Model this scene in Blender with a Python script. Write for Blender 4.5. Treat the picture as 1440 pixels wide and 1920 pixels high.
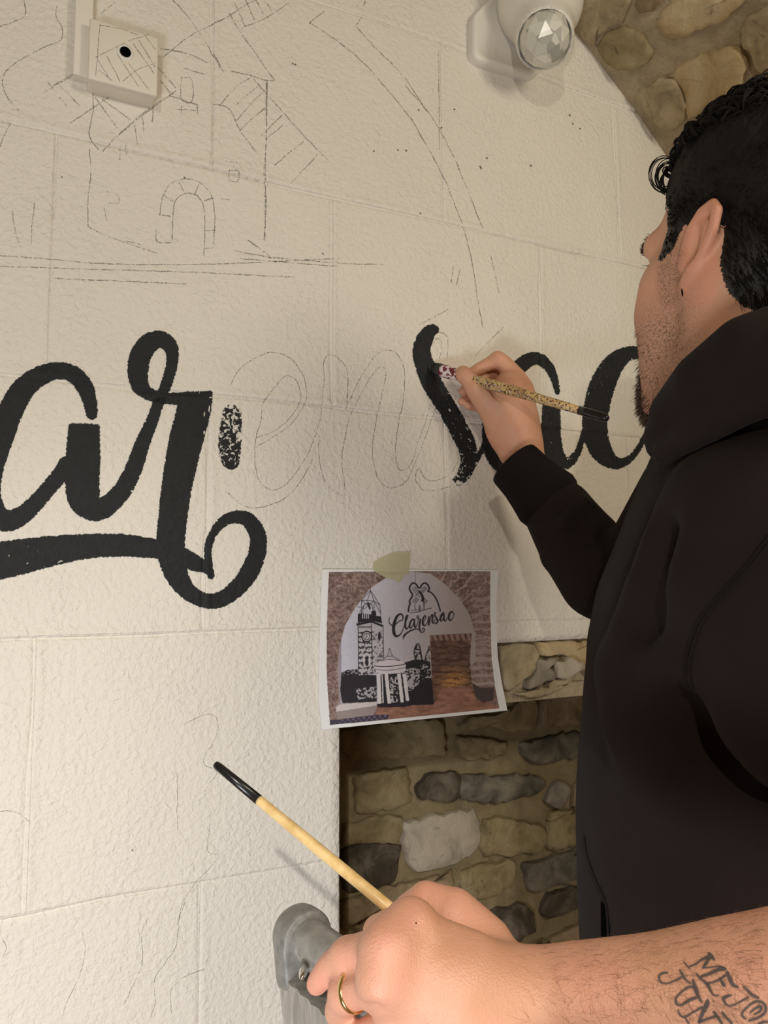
import bpy, bmesh, math, random
import numpy as np
from mathutils import Vector, Matrix
from math import sin, cos, radians, pi, sqrt, atan2

for _o in list(bpy.data.objects):
    bpy.data.objects.remove(_o)
SC = bpy.context.scene
COL = SC.collection

# ------------------------------------------------------------------ camera
F, CX, CY = 1400.0, 720.0, 960.0          # focal length in pixels of the 1440x1920 frame
YAW, PITCH, ROLL = radians(25.5), radians(5.5), radians(0.4)
CAM = np.array([0.0, -0.95, 1.45])
_f = np.array([sin(YAW)*cos(PITCH), cos(YAW)*cos(PITCH), sin(PITCH)])
_r = np.array([cos(YAW), -sin(YAW), 0.0])
_u = np.cross(_r, _f)
RT = _r*cos(ROLL) - _u*sin(ROLL)
UP = _u*cos(ROLL) + _r*sin(ROLL)
FW = _f
cam_data = bpy.data.cameras.new('camera')
cam = bpy.data.objects.new('camera', cam_data)
COL.objects.link(cam)
cam_data.sensor_fit = 'VERTICAL'
cam_data.sensor_height = 36.0
cam_data.lens = F/1920.0*36.0
cam_data.clip_start = 0.02
cam.matrix_world = Matrix(((RT[0], UP[0], -FW[0], CAM[0]), (RT[1], UP[1], -FW[1], CAM[1]),
                           (RT[2], UP[2], -FW[2], CAM[2]), (0, 0, 0, 1)))
SC.camera = cam

# ------------------------------------------------------------------ light
vs = SC.view_settings
vs.view_transform = 'Standard'
vs.look = 'None'
vs.gamma = 1.0
vs.use_curve_mapping = False
vs.exposure = 0.0
world = bpy.data.worlds.new('room_light')
SC.world = world
world.use_nodes = True
_bg = world.node_tree.nodes['Background']
_bg.inputs[0].default_value = (1.0, 0.92, 0.80, 1)     # the lit rest of the vaulted room
_bg.inputs[1].default_value = 0.12


def lamp(name, loc, aim, size, power, color):
    d = bpy.data.lights.new(name, 'AREA')
    d.shape = 'DISK'
    d.size = size
    d.energy = power
    d.color = color
    o = bpy.data.objects.new(name, d)
    COL.objects.link(o)
    o.location = loc
    o.rotation_euler = (Vector(aim)-Vector(loc)).to_track_quat('-Z', 'Y').to_euler()
    return o


lamp('ceiling_spot', (-0.57, -2.15, 2.15), (0.3, 0.0, 1.3), 0.05, 8.2, (1.0, 0.92, 0.78))
_sd = bpy.data.lights.new('ceiling_projector', 'SPOT')
_sd.energy = 66
_sd.color = (1.0, 0.96, 0.90)
_sd.spot_size = radians(34)
_sd.spot_blend = 1.0
_sd.shadow_soft_size = 0.010
_so = bpy.data.objects.new('ceiling_projector', _sd)
COL.objects.link(_so)
_so.location = (-0.59, -2.15, 2.18)
_so.rotation_euler = (Vector((0.10, 0.0, 0.98))-_so.location).to_track_quat('-Z', 'Y').to_euler()
lamp('ceiling_spot', (0.62, -2.15, 2.30), (0.5, 0.0, 1.5), 0.10, 2.2, (1.0, 0.91, 0.76))
lamp('ceiling_spot', (1.00, -1.60, 2.12), (0.9, 0.0, 1.8), 0.45, 9.6, (1.0, 0.89, 0.70))
lamp('work_lamp', (-0.52, -1.36, 0.74), (-0.02, 0.0, 0.70), 0.40, 12.5, (0.95, 0.99, 1.03))


# ------------------------------------------------------------------ helpers
def ray(x, y):
    return FW + RT*((x-CX)/F) - UP*((y-CY)/F)


def P(x, y, d):
    """point seen at pixel (x, y) at depth d metres"""
    return CAM + ray(x, y)*d


def W(x, y, Y=0.0):
    """point seen at pixel (x, y) on the plane y = Y"""
    v = ray(x, y)
    return CAM + v*((Y-CAM[1])/v[1])


def mpp(d):
    return d/F


def s2l(c):
    return tuple((v/12.92 if v <= 0.04045 else ((v+0.055)/1.055)**2.4) for v in c)


def rgb(r, g, b):
    return s2l((r/255.0, g/255.0, b/255.0)) + (1.0,)


def _hash(ix, iy, iz, seed):
    n = (ix*374761393 + iy*668265263 + iz*2147483647 + seed*1274126177) & 0xFFFFFFFF
    n = ((n ^ (n >> 13))*1274126177) & 0xFFFFFFFF
    n = (n ^ (n >> 16)) & 0xFFFF
    return n/65535.0


def vnoise(p, scale=1.0, seed=0):
    """value noise in 0..1 for an (n, 3) array"""
    q = np.asarray(p, dtype=np.float64)*scale
    i = np.floor(q).astype(np.int64)
    f = q-i
    f = f*f*(3-2*f)
    out = 0
    for dx in (0, 1):
        wx = f[:, 0] if dx else 1-f[:, 0]
        for dy in (0, 1):
            wy = f[:, 1] if dy else 1-f[:, 1]
            for dz in (0, 1):
                wz = f[:, 2] if dz else 1-f[:, 2]
                out = out + wx*wy*wz*_hash(i[:, 0]+dx, i[:, 1]+dy, i[:, 2]+dz, seed)
    return out


def fbm(p, scale, seed=0, octv=3):
    a, s, t = 1.0, 0.0, 0.0
    for k in range(octv):
        s = s + a*vnoise(p, scale*2**k, seed+k*17)
        t += a
        a *= 0.5
    return s/t


def link(name, me, mat=None, parent=None, smooth=True):
    o = bpy.data.objects.new(name, me)
    COL.objects.link(o)
    if mat is not None:
        me.materials.append(mat)
    if smooth and len(me.polygons):
        me.polygons.foreach_set('use_smooth', [True]*len(me.polygons))
    if parent is not None:
        o.parent = parent
    return o


def mesh(name, verts, faces, mat=None, parent=None, smooth=True, attrs=None):
    me = bpy.data.meshes.new(name)
    me.from_pydata([tuple(map(float, v)) for v in verts], [], [tuple(map(int, f)) for f in faces])
    me.update()
    if attrs:
        for k, a in attrs.items():
            a = np.asarray(a, dtype=np.float32)
            if a.ndim == 1:
                at = me.attributes.new(k, 'FLOAT', 'POINT')
                at.data.foreach_set('value', a)
            else:
                at = me.attributes.new(k, 'FLOAT_COLOR', 'POINT')
                at.data.foreach_set('color', a.ravel())
    return link(name, me, mat, parent, smooth)


def bm_obj(name, bm, mat=None, parent=None, smooth=False):
    me = bpy.data.meshes.new(name)
    bm.normal_update()
    bm.to_mesh(me)
    bm.free()
    return link(name, me, mat, parent, smooth)


def thing(name, label, cat, loc=(0, 0, 0), group=None):
    o = bpy.data.objects.new(name, None)
    COL.objects.link(o)
    o.empty_display_size = 0.05
    o['label'] = label
    o['category'] = cat
    if group:
        o['group'] = group
    return o


def struct(o, label=None):
    o['kind'] = 'structure'
    if label:
        o['label'] = label
    return o


def catmull(ctrl, step):
    """dense points through control points (any number of columns), spaced about step in the first two"""
    c = np.asarray(ctrl, dtype=float)
    if len(c) == 2:
        n = max(2, int(np.linalg.norm(c[1, :2]-c[0, :2])/step)+1)
        t = np.linspace(0, 1, n)[:, None]
        return c[0]*(1-t)+c[1]*t
    e = np.vstack([2*c[0]-c[1], c, 2*c[-1]-c[-2]])
    out = []
    for i in range(1, len(e)-2):
        p0, p1, p2, p3 = e[i-1], e[i], e[i+1], e[i+2]
        n = max(1, int(np.ceil(np.linalg.norm(p2[:2]-p1[:2])/step)))
        for k in range(n):
            t = k/n
            out.append(0.5*((2*p1)+(-p0+p2)*t+(2*p0-5*p1+4*p2-p3)*t*t+(-p0+3*p1-3*p2+p3)*t**3))
    out.append(c[-1])
    return np.array(out)


def tube_mesh(pts, radii, n=8, cap=True):
    """verts, faces of a round tube along a 3D polyline"""
    pts = np.asarray(pts, float)
    m = len(pts)
    radii = np.full(m, radii) if np.isscalar(radii) else np.asarray(radii, float)
    tan = np.gradient(pts, axis=0)
    tan /= np.linalg.norm(tan, axis=1)[:, None]+1e-12
    up = np.array([0, 0, 1.0]) if abs(tan[0][2]) < 0.9 else np.array([1.0, 0, 0])
    nrm = np.cross(tan[0], up)
    nrm /= np.linalg.norm(nrm)
    V, Fc = [], []
    for i in range(m):
        nrm = nrm-tan[i]*np.dot(nrm, tan[i])
        nrm /= np.linalg.norm(nrm)+1e-12
        b = np.cross(tan[i], nrm)
        for k in range(n):
            a = 2*pi*k/n
            V.append(pts[i]+radii[i]*(nrm*cos(a)+b*sin(a)))
    for i in range(m-1):
        for k in range(n):
            k2 = (k+1) % n
            Fc.append((i*n+k, i*n+k2, (i+1)*n+k2, (i+1)*n+k))
    if cap:
        Fc.append(tuple(range(n))[::-1])
        Fc.append(tuple((m-1)*n+k for k in range(n)))
    return V, Fc


def join_parts(parts):
    V, Fc = [], []
    for v, f in parts:
        o = len(V)
        V.extend(v)
        Fc.extend([tuple(i+o for i in q) for q in f])
    return V, Fc


def lathe_mesh(a, b, prof, n=24):
    """solid of revolution about axis a->b; prof: list of (t along metres, radius)"""
    a, b = np.asarray(a, float), np.asarray(b, float)
    ax = (b-a)/np.linalg.norm(b-a)
    up = np.array([0, 0, 1.0]) if abs(ax[2]) < 0.9 else np.array([1.0, 0, 0])
    n1 = np.cross(ax, up)
    n1 /= np.linalg.norm(n1)
    n2 = np.cross(ax, n1)
    V, Fc = [], []
    for t, r in prof:
        for k in range(n):
            g = 2*pi*k/n
            V.append(a+ax*t+r*(n1*cos(g)+n2*sin(g)))
    m = len(prof)
    for i in range(m-1):
        for k in range(n):
            k2 = (k+1) % n
            Fc.append((i*n+k, i*n+k2, (i+1)*n+k2, (i+1)*n+k))
    Fc.append(tuple(range(n))[::-1])
    Fc.append(tuple((m-1)*n+k for k in range(n)))
    return V, Fc


# ------------------------------------------------------------------ smooth solids (distance fields)
class Field:
    def __init__(s, lo, hi, h):
        s.lo = np.asarray(lo, float)
        s.h = h
        s.n = (np.ceil((np.asarray(hi)-s.lo)/h)+1).astype(int)
        s.ax = [(s.lo[i]+h*np.arange(s.n[i])).astype(np.float32) for i in range(3)]
        s.f = np.full(s.n, 1e3, np.float32)

    def _sl(s, lo, hi):
        out = []
        for i in range(3):
            a = int(np.clip(np.floor((lo[i]-s.lo[i])/s.h), 0, s.n[i]))
            b = int(np.clip(np.ceil((hi[i]-s.lo[i])/s.h)+1, 0, s.n[i]))
            out.append(slice(a, b))
        return tuple(out)

    def _grid(s, sl):
        return (s.ax[0][sl[0]][:, None, None], s.ax[1][sl[1]][None, :, None], s.ax[2][sl[2]][None, None, :])

    def _put(s, sl, d, k, op):
        f = s.f[sl]
        if op == 'u':
            if k > 0:
                h = np.maximum(k-np.abs(f-d), 0)/k
                s.f[sl] = np.minimum(f, d)-h*h*k*0.25
            else:
                s.f[sl] = np.minimum(f, d)
        elif op == 's':
            d = -d
            h = np.maximum(k-np.abs(f-d), 0)/k
            s.f[sl] = np.maximum(f, d)+h*h*k*0.25
        elif op == 'i':
            h = np.maximum(k-np.abs(f-d), 0)/k
            s.f[sl] = np.maximum(f, d)+h*h*k*0.25

    def tube(s, pts, radii, k=0.01, op='u'):
        pts = np.asarray(pts, float)
        radii = np.full(len(pts), radii, float) if np.isscalar(radii) else np.asarray(radii, float)
        m = radii.max()+k+3*s.h
        sl = s._sl(pts.min(0)-m, pts.max(0)+m)
        X, Y, Z = s._grid(sl)
        best = None
        for i in range(len(pts)-1):
            a, b = pts[i], pts[i+1]
            ab = b-a
            L = max(ab@ab, 1e-12)
            t = np.clip(((X-a[0])*ab[0]+(Y-a[1])*ab[1]+(Z-a[2])*ab[2])/L, 0, 1)
            d = np.sqrt((X-a[0]-t*ab[0])**2+(Y-a[1]-t*ab[1])**2+(Z-a[2]-t*ab[2])**2) - (radii[i]+t*(radii[i+1]-radii[i]))
            best = d if best is None else np.minimum(best, d)
        s._put(sl, best.astype(np.float32), k, op)

    def ell(s, c, rad, k=0.01, axes=None, op='u'):
        c = np.asarray(c, float)
        A = np.eye(3) if axes is None else np.asarray(axes, float)
        m = max(rad)+k+3*s.h
        sl = s._sl(c-m, c+m)
        X, Y, Z = s._grid(sl)
        k0 = 0
        k1 = 0
        for i in range(3):
            q = (X-c[0])*A[i][0]+(Y-c[1])*A[i][1]+(Z-c[2])*A[i][2]
            k0 = k0+(q/rad[i])**2
            k1 = k1+(q/rad[i]**2)**2
        k0 = np.sqrt(k0)
        k1 = np.sqrt(k1)+1e-9
        s._put(sl, (k0*(k0-1)/k1).astype(np.float32), k, op)

    def loft(s, rows, k=0.02, axes=None, op='u', p=2.0):
        """upright body: rows (z, cx, cy, ra, rb), ra along axes[0], rb along axes[1]"""
        R = np.asarray(sorted(rows), float)
        A = np.eye(3) if axes is None else np.asarray(axes, float)
        mr = max(R[:, 3].max(), R[:, 4].max())+k+3*s.h
        lo = np.array([R[:, 1].min()-mr, R[:, 2].min()-mr, R[0, 0]-mr])
        hi = np.array([R[:, 1].max()+mr, R[:, 2].max()+mr, R[-1, 0]+mr])
        sl = s._sl(lo, hi)
        X, Y, Z = s._grid(sl)
        z = Z[0, 0]
        it = [np.interp(z, R[:, 0], R[:, j])[None, None, :] for j in range(1, 5)]
        qa = (X-it[0])*A[0][0]+(Y-it[1])*A[0][1]
        qb = (X-it[0])*A[1][0]+(Y-it[1])*A[1][1]
        e = ((np.abs(qa)/it[2])**p+(np.abs(qb)/it[3])**p)**(1/p)
        d = (e-1)*np.minimum(it[2], it[3])
        d = np.maximum(d, np.maximum(R[0, 0]-Z, Z-R[-1, 0]))
        s._put(sl, d.astype(np.float32), k, op)

    def half(s, c, nrm, k=0.004):
        """keep the side the normal points away from"""
        nrm = np.asarray(nrm, float)/np.linalg.norm(nrm)
        sl = tuple(slice(0, v) for v in s.n)
        X, Y, Z = s._grid(sl)
        s._put(sl, ((X-c[0])*nrm[0]+(Y-c[1])*nrm[1]+(Z-c[2])*nrm[2]).astype(np.float32), k, 'i')

    def displace(s, amp, scale, seed=1, band=0.02):
        m = np.abs(s.f) < band
        idx = np.argwhere(m)
        p = s.lo+idx*s.h
        s.f[m] += ((fbm(p, scale, seed, 2)-0.5)*2*amp).astype(np.float32)

    def mesh(s):
        f = s.f.copy()
        for ax in range(3):     # closed at the borders
            sl = [slice(None)]*3
            for e in (0, -1):
                sl[ax] = e
                f[tuple(sl)] = np.maximum(f[tuple(sl)], 1e-4)
        ins = f < 0
        nx, ny, nz = s.n
        acc = np.zeros((nx-1, ny-1, nz-1, 3), np.float32)
        cnt = np.zeros((nx-1, ny-1, nz-1), np.float32)
        offs = [(0, 0), (0, 1), (1, 0), (1, 1)]
        for ax in range(3):
            o1, o2 = [a for a in range(3) if a != ax]
            for a, b in offs:
                def pick(arr, e):
                    sl = [None]*3
                    for q in range(3):
                        n = s.n[q]-1
                        st = e if q == ax else (a if q == o1 else b)
                        sl[q] = slice(st, st+n)
                    return arr[tuple(sl)]
                f0, f1 = pick(f, 0), pick(f, 1)
                m = (f0 < 0) != (f1 < 0)
                ii = np.nonzero(m)
                t = f0[ii]/(f0[ii]-f1[ii])
                pos = np.zeros((len(t), 3), np.float32)
                pos[:, ax] = t
                pos[:, o1] = a
                pos[:, o2] = b
                acc[ii] += pos
                cnt[ii] += 1
        act = cnt > 0
        ids = np.full(cnt.shape, -1, np.int64)
        cells = np.argwhere(act)
        ids[act] = np.arange(len(cells))
        V = s.lo+(cells+acc[act]/cnt[act][:, None])*s.h
        quads = []
        for ax in range(3):
            o1, o2 = [(1, 2), (2, 0), (0, 1)][ax]
            sl0 = [slice(None)]*3
            sl1 = [slice(None)]*3
            sl0[ax] = slice(0, -1)
            sl1[ax] = slice(1, None)
            a0, a1 = ins[tuple(sl0)], ins[tuple(sl1)]
            e = np.argwhere(a0 != a1)
            ok = (e[:, o1] > 0) & (e[:, o2] > 0) & (e[:, o1] < s.n[o1]-1) & (e[:, o2] < s.n[o2]-1)
            e = e[ok]
            if not len(e):
                continue
            q = []
            for da, db in ((-1, -1), (0, -1), (0, 0), (-1, 0)):
                c = e.copy()
                c[:, o1] += da
                c[:, o2] += db
                q.append(ids[c[:, 0], c[:, 1], c[:, 2]])
            q = np.stack(q, 1)
            flip = ~a0[e[:, 0], e[:, 1], e[:, 2]]
            q[flip] = q[flip][:, ::-1]
            quads.append(q)
        Q = np.vstack(quads)
        return V, Q


def relax(V, Q, it=2, lam=0.5):
    V = V.copy()
    E = np.vstack([Q[:, [0, 1]], Q[:, [1, 2]], Q[:, [2, 3]], Q[:, [3, 0]]])
    for _ in range(it):
        acc = np.zeros_like(V)
        c = np.zeros(len(V))
        for a, b in ((0, 1), (1, 0)):
            for j in range(3):
                acc[:, j] += np.bincount(E[:, a], V[E[:, b], j], len(V))
            c += np.bincount(E[:, a], minlength=len(V))
        V += lam*(acc/np.maximum(c, 1)[:, None]-V)
    return V


def quad_mesh(name, V, Q, mat=None, parent=None, attrs=None):
    me = bpy.data.meshes.new(name)
    n, m = len(V), len(Q)
    me.vertices.add(n)
    me.vertices.foreach_set('co', np.asarray(V, np.float32).ravel())
    me.loops.add(m*4)
    me.loops.foreach_set('vertex_index', np.asarray(Q, np.int32).ravel())
    me.polygons.add(m)
    me.polygons.foreach_set('loop_start', np.arange(0, m*4, 4, dtype=np.int32))
    me.update(calc_edges=True)
    if attrs:
        for k, a in attrs.items():
            a = np.asarray(a, dtype=np.float32)
            if a.ndim == 1:
                at = me.attributes.new(k, 'FLOAT', 'POINT')
                at.data.foreach_set('value', a)
            else:
                at = me.attributes.new(k, 'FLOAT_COLOR', 'POINT')
                at.data.foreach_set('color', a.ravel())
    return link(name, me, mat, parent)


# ------------------------------------------------------------------ materials
class NT:
    def __init__(s, name):
        s.m = bpy.data.materials.new(name)
        s.m.use_nodes = True
        s.t = s.m.node_tree
        s.b = s.t.nodes['Principled BSDF']
        s.out = s.t.nodes['Material Output']
        s.tc = s.t.nodes.new('ShaderNodeTexCoord')

    def n(s, typ, **kw):
        nd = s.t.nodes.new(typ)
        for k, v in kw.items():
            if k.startswith('i_'):
                key = k[2:]
                key = int(key) if key.isdigit() else key
                sock = nd.inputs[key]
                if isinstance(v, bpy.types.NodeSocket):
                    s.t.links.new(v, sock)
                else:
                    sock.default_value = v
            else:
                setattr(nd, k, v)
        return nd

    def set(s, **kw):
        for k, v in kw.items():
            sock = s.b.inputs[k.replace('_', ' ')]
            if isinstance(v, bpy.types.NodeSocket):
                s.t.links.new(v, sock)
            else:
                sock.default_value = v

    def noise(s, scale, detail=3, rough=0.5, dist=0.0, co=None, typ=None):
        nd = s.n('ShaderNodeTexNoise', i_Scale=scale, i_Detail=detail, i_Roughness=rough, i_Distortion=dist)
        s.t.links.new(co if co is not None else s.tc.outputs['Object'], nd.inputs['Vector'])
        return nd.outputs['Fac']

    def voro(s, scale, feature='F1', co=None, out='Distance', smooth=None):
        nd = s.n('ShaderNodeTexVoronoi', feature=feature, i_Scale=scale)
        if smooth is not None:
            nd.inputs['Smoothness'].default_value = smooth
        s.t.links.new(co if co is not None else s.tc.outputs['Object'], nd.inputs['Vector'])
        return nd.outputs[out]

    def ramp(s, fac, stops, interp='LINEAR'):
        nd = s.n('ShaderNodeValToRGB', i_Fac=fac)
        cr = nd.color_ramp
        cr.interpolation = interp
        while len(cr.elements) < len(stops):
            cr.elements.new(0.5)
        for e, (p, c) in zip(cr.elements, stops):
            e.position = p
            e.color = c if len(c) == 4 else tuple(c)+(1,)
        return nd.outputs['Color']

    def mix(s, fac, a, b, blend='MIX'):
        nd = s.n('ShaderNodeMix', data_type='RGBA', blend_type=blend)
        for i, v in ((0, fac), (6, a), (7, b)):
            if isinstance(v, bpy.types.NodeSocket):
                s.t.links.new(v, nd.inputs[i])
            else:
                nd.inputs[i].default_value = v
        return nd.outputs[2]

    def math(s, op, a, b=0.0, clamp=False):
        nd = s.n('ShaderNodeMath', operation=op, use_clamp=clamp)
        for i, v in ((0, a), (1, b)):
            if isinstance(v, bpy.types.NodeSocket):
                s.t.links.new(v, nd.inputs[i])
            else:
                nd.inputs[i].default_value = v
        return nd.outputs[0]

    def attr(s, name, out='Fac'):
        return s.n('ShaderNodeAttribute', attribute_name=name).outputs[out]

    def bump(s, height, strength=1.0, dist=0.001, prev=None):
        nd = s.n('ShaderNodeBump', i_Strength=strength, i_Distance=dist, i_Height=height)
        if prev is not None:
            s.t.links.new(prev, nd.inputs['Normal'])
        return nd.outputs['Normal']

    def alpha(s, fac):
        tr = s.n('ShaderNodeBsdfTransparent')
        mx = s.n('ShaderNodeMixShader')
        s.t.links.new(fac, mx.inputs[0])
        s.t.links.new(tr.outputs[0], mx.inputs[1])
        s.t.links.new(s.b.outputs[0], mx.inputs[2])
        s.t.links.new(mx.outputs[0], s.out.inputs[0])


def wall_height(t):
    """pebbled relief of the painted plaster, shared by wall and paint"""
    a = t.noise(135, 3, 0.5, 0.35)
    b = t.noise(330, 2, 0.5, 0.2)
    c = t.noise(14, 2, 0.5)
    amp = t.math('ADD', t.math('MULTIPLY', c, 1.2), 0.30)
    h = t.math('ADD', t.math('MULTIPLY', a, 1.0), t.math('MULTIPLY', b, 0.28))
    return t.math('MULTIPLY', h, amp), a


def mat_wall(name='wall_paint', col=(0.80, 0.755, 0.675), bump=1.0):
    t = NT(name)
    h, a = wall_height(t)
    big = t.noise(3.5, 3, 0.6)
    c1 = tuple(v*0.965 for v in col)+(1,)
    c2 = tuple(min(1, v*1.03) for v in col)+(1,)
    base = t.mix(big, c1, c2)
    spot = t.ramp(t.noise(60, 3, 0.7), [(0.72, (0, 0, 0)), (0.80, (1, 1, 1))])
    base = t.mix(t.math('MULTIPLY', spot, 0.16), base, (0.55, 0.47, 0.34, 1))
    t.set(Base_Color=base, Roughness=0.62, Normal=t.bump(h, bump, 0.0030))
    return t.m


def mat_plain(name, col, rough=0.5, metal=0.0, bscale=None, bstr=0.2, bdist=0.0005, var=0.06):
    t = NT(name)
    n = t.noise(40, 3, 0.6)
    c1 = tuple(max(0, v*(1-var)) for v in col[:3])+(1,)
    c2 = tuple(min(1, v*(1+var)) for v in col[:3])+(1,)
    t.set(Base_Color=t.mix(n, c1, c2), Roughness=rough, Metallic=metal)
    if bscale:
        t.set(Normal=t.bump(t.noise(bscale, 3), bstr, bdist))
    return t.m


def mat_ink(name='black_wall_paint', thr=0.30, spec=1.0):
    """thin coat of black paint that misses the pits of the wall relief near its edges"""
    t = NT(name)
    h, a = wall_height(t)
    col = t.mix(t.noise(70, 3), (0.016, 0.017, 0.018, 1), (0.028, 0.029, 0.030, 1))
    t.set(Base_Color=col, Roughness=0.6, Specular_IOR_Level=0.18, Normal=t.bump(h, 0.55, 0.0030))
    edge = t.attr('ink')           # millimetres from the edge of the stroke
    dry = t.attr('dry')            # 0 = full coat, 1 = nearly dry brush
    n = t.noise(330, 3, 0.6, 0.5)
    ng = t.noise(150, 3, 0.6, 1.0)
    e = t.math('ADD', t.math('MULTIPLY', edge, 0.55), t.math('MULTIPLY', t.math('SUBTRACT', n, 0.5), 3.6))
    cover = t.math('GREATER_THAN', e, 0.28)
    # pinholes where the coat is thin
    thin = t.math('ADD', t.math('MULTIPLY', dry, 0.55), t.math('MULTIPLY', t.math('SUBTRACT', 1.0, t.math('MULTIPLY', edge, 0.18, True), True), 0.05))
    pin = t.math('GREATER_THAN', ng, t.math('ADD', thin, 0.245))
    t.alpha(t.math('MULTIPLY', cover, pin))
    return t.m


def mat_pencil(name='pencil_line', col=(0.16, 0.14, 0.12), lo=0.46):
    t = NT(name)
    t.set(Base_Color=col+(1,), Roughness=0.7)
    st = t.attr('ink')
    n = t.noise(420, 2, 0.5, 0.3)
    n2 = t.noise(30, 2, 0.5)
    m = t.math('ADD', n, t.math('MULTIPLY', t.math('SUBTRACT', n2, 0.5), 0.5))
    fac = t.math('MULTIPLY', t.math('SUBTRACT', t.math('ADD', m, t.math('MULTIPLY', st, 0.25)), lo+0.1), 5.0, True)
    t.alpha(t.math('MULTIPLY', fac, 0.62))
    return t.m

# ================================================================== THE SETTING
M_WALL = mat_wall()
M_INK = mat_ink()
M_PEN = mat_pencil()
M_CRACK = mat_pencil('hairline_crack', (0.22, 0.19, 0.16), 0.40)

ZJ = [0.172, 0.477, 0.782, 1.092, 1.393, 1.696, 2.001, 2.296, 2.601]       # bed joints
NX0, NX1, NZ1 = 0.3855, 1.42, 1.361                                        # opening in the wall


def xj_for(course):
    a, p = ((0.203, 0.3535) if course % 2 else (0.012, 0.3635))
    return [a+p*k for k in range(-6, 7)]


# course index: 0 below ZJ[0]; course c lies between ZJ[c-1] and ZJ[c]; odd/even staggered
def course_of(z):
    return np.searchsorted(np.array(ZJ), z)


def jprof(d):
    """relief across a joint: smooth bead on one side, fine groove on the other"""
    return 0.0016*np.exp(-((d-0.0045)/0.0042)**2) - 0.0030*np.exp(-((d+0.0018)/0.0017)**2)


XJ = [np.array([x for x in xj_for(c) if c > 4 or abs(x-NX0) > 0.05]) for c in range(len(ZJ)+1)]


def H(x, z):
    x = np.asarray(x, float)
    z = np.asarray(z, float)
    zj = np.array(ZJ)
    p3 = np.stack([x, z, np.zeros_like(x)], -1).reshape(-1, 3)
    wob = (vnoise(p3, 9.0, 5).reshape(x.shape)-0.5)*0.006
    h = (fbm(p3, 6.0, 3, 2).reshape(x.shape)-0.5)*0.004
    fade = 0.55+0.9*(vnoise(p3, 5.0, 11).reshape(x.shape)-0.3)
    fade = np.clip(fade, 0.25, 1.1)
    dz = z[..., None]-zj
    i = np.abs(dz).argmin(-1)
    dzz = np.take_along_axis(dz, i[..., None], -1)[..., 0]
    h = h+jprof(dzz+wob)*fade
    c = course_of(z)
    for k in range(len(ZJ)+1):
        m = c == k
        if m.any():
            dx = x[m][..., None]-XJ[k]
            j = np.abs(dx).argmin(-1)
            dd = np.take_along_axis(dx, j[..., None], -1)[..., 0]
            near = np.clip(np.abs(dzz[m])/0.006, 0, 1)
            h[m] += jprof(dd+wob[m])*0.75*near*fade[m]
    return h


wall = bpy.data.objects.new('wall_front', None)
COL.objects.link(wall)
struct(wall, 'white painted block wall with black lettering and pencil sketches')
OFFS = [-0.012, -0.008, -0.0055, -0.004, -0.003, -0.002, -0.001, 0.0, 0.0015, 0.003, 0.0045, 0.006, 0.009, 0.013]


def axis_lines(a, b, joints, step):
    v = {round(a, 5), round(b, 5)}
    for j in joints:
        for o in OFFS:
            if a < j+o < b:
                v.add(round(j+o, 5))
    for o in np.arange(a, b, step):
        v.add(round(float(o), 5))
    v = sorted(v)
    out = [v[0]]
    for q in v[1:]:
        if q-out[-1] > 0.0006:
            out.append(q)
    out[-1] = v[-1]
    return np.array(out)


def block(x0, x1, z0, z1, joints_x, joints_z, fine):
    st = 0.012 if fine else 0.06
    xs = axis_lines(x0, x1, joints_x if fine else [], st)
    zs = axis_lines(z0, z1, joints_z if fine else [], st)
    Xg, Zg = np.meshgrid(xs, zs)
    hh = H(Xg, Zg)
    hh = np.where((np.abs(Xg-NX0) < 1e-4) & (Zg < NZ1+1e-4), hh-0.002, hh)
    nx, nz = len(xs), len(zs)
    V = np.stack([Xg, -hh, Zg], -1).reshape(-1, 3)
    Fc = []
    for j in range(nz-1):
        for i in range(nx-1):
            a = j*nx+i
            Fc.append((a, a+1, a+nx+1, a+nx))
    rim = [i for i in range(nx)]+[j*nx+nx-1 for j in range(1, nz)]+[(nz-1)*nx+i for i in range(nx-2, -1, -1)]+[j*nx for j in range(nz-2, 0, -1)]
    base = len(V)
    B = V[rim].copy()
    B[:, 1] = 0.12
    V = np.vstack([V, B])
    m = len(rim)
    for k in range(m):
        k2 = (k+1) % m
        Fc.append((rim[k2], rim[k], base+k, base+k2))
    o = mesh('block', V, Fc, M_WALL, wall)
    return o


zb = [0.0]+ZJ+[2.95]
for c in range(len(zb)-1):
    z0, z1 = zb[c], zb[c+1]
    xs = [-1.8]+[x for x in XJ[c] if -1.7 < x < 1.75]+[1.8]
    for a, b in zip(xs[:-1], xs[1:]):
        segs = [(a, b)]
        if z1 <= ZJ[4]+1e-6 and z0 < NZ1-0.01:      # beside the opening
            segs = []
            if a < NX0:
                segs.append((a, min(b, NX0)))
            if b > NX1:
                segs.append((max(a, NX1), b))
        for p, q in segs:
            if q-p < 0.02:
                continue
            fine = (q > -0.45 and p < 1.25 and z1 > 0.75)
            block(p, q, z0, z1, XJ[c], ZJ, fine)
# thin rendered strip over the opening
block(NX0, NX1, NZ1, ZJ[4], [], ZJ, True)

# ------------------------------------------------------------------ stones
M_STONES = []


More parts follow.
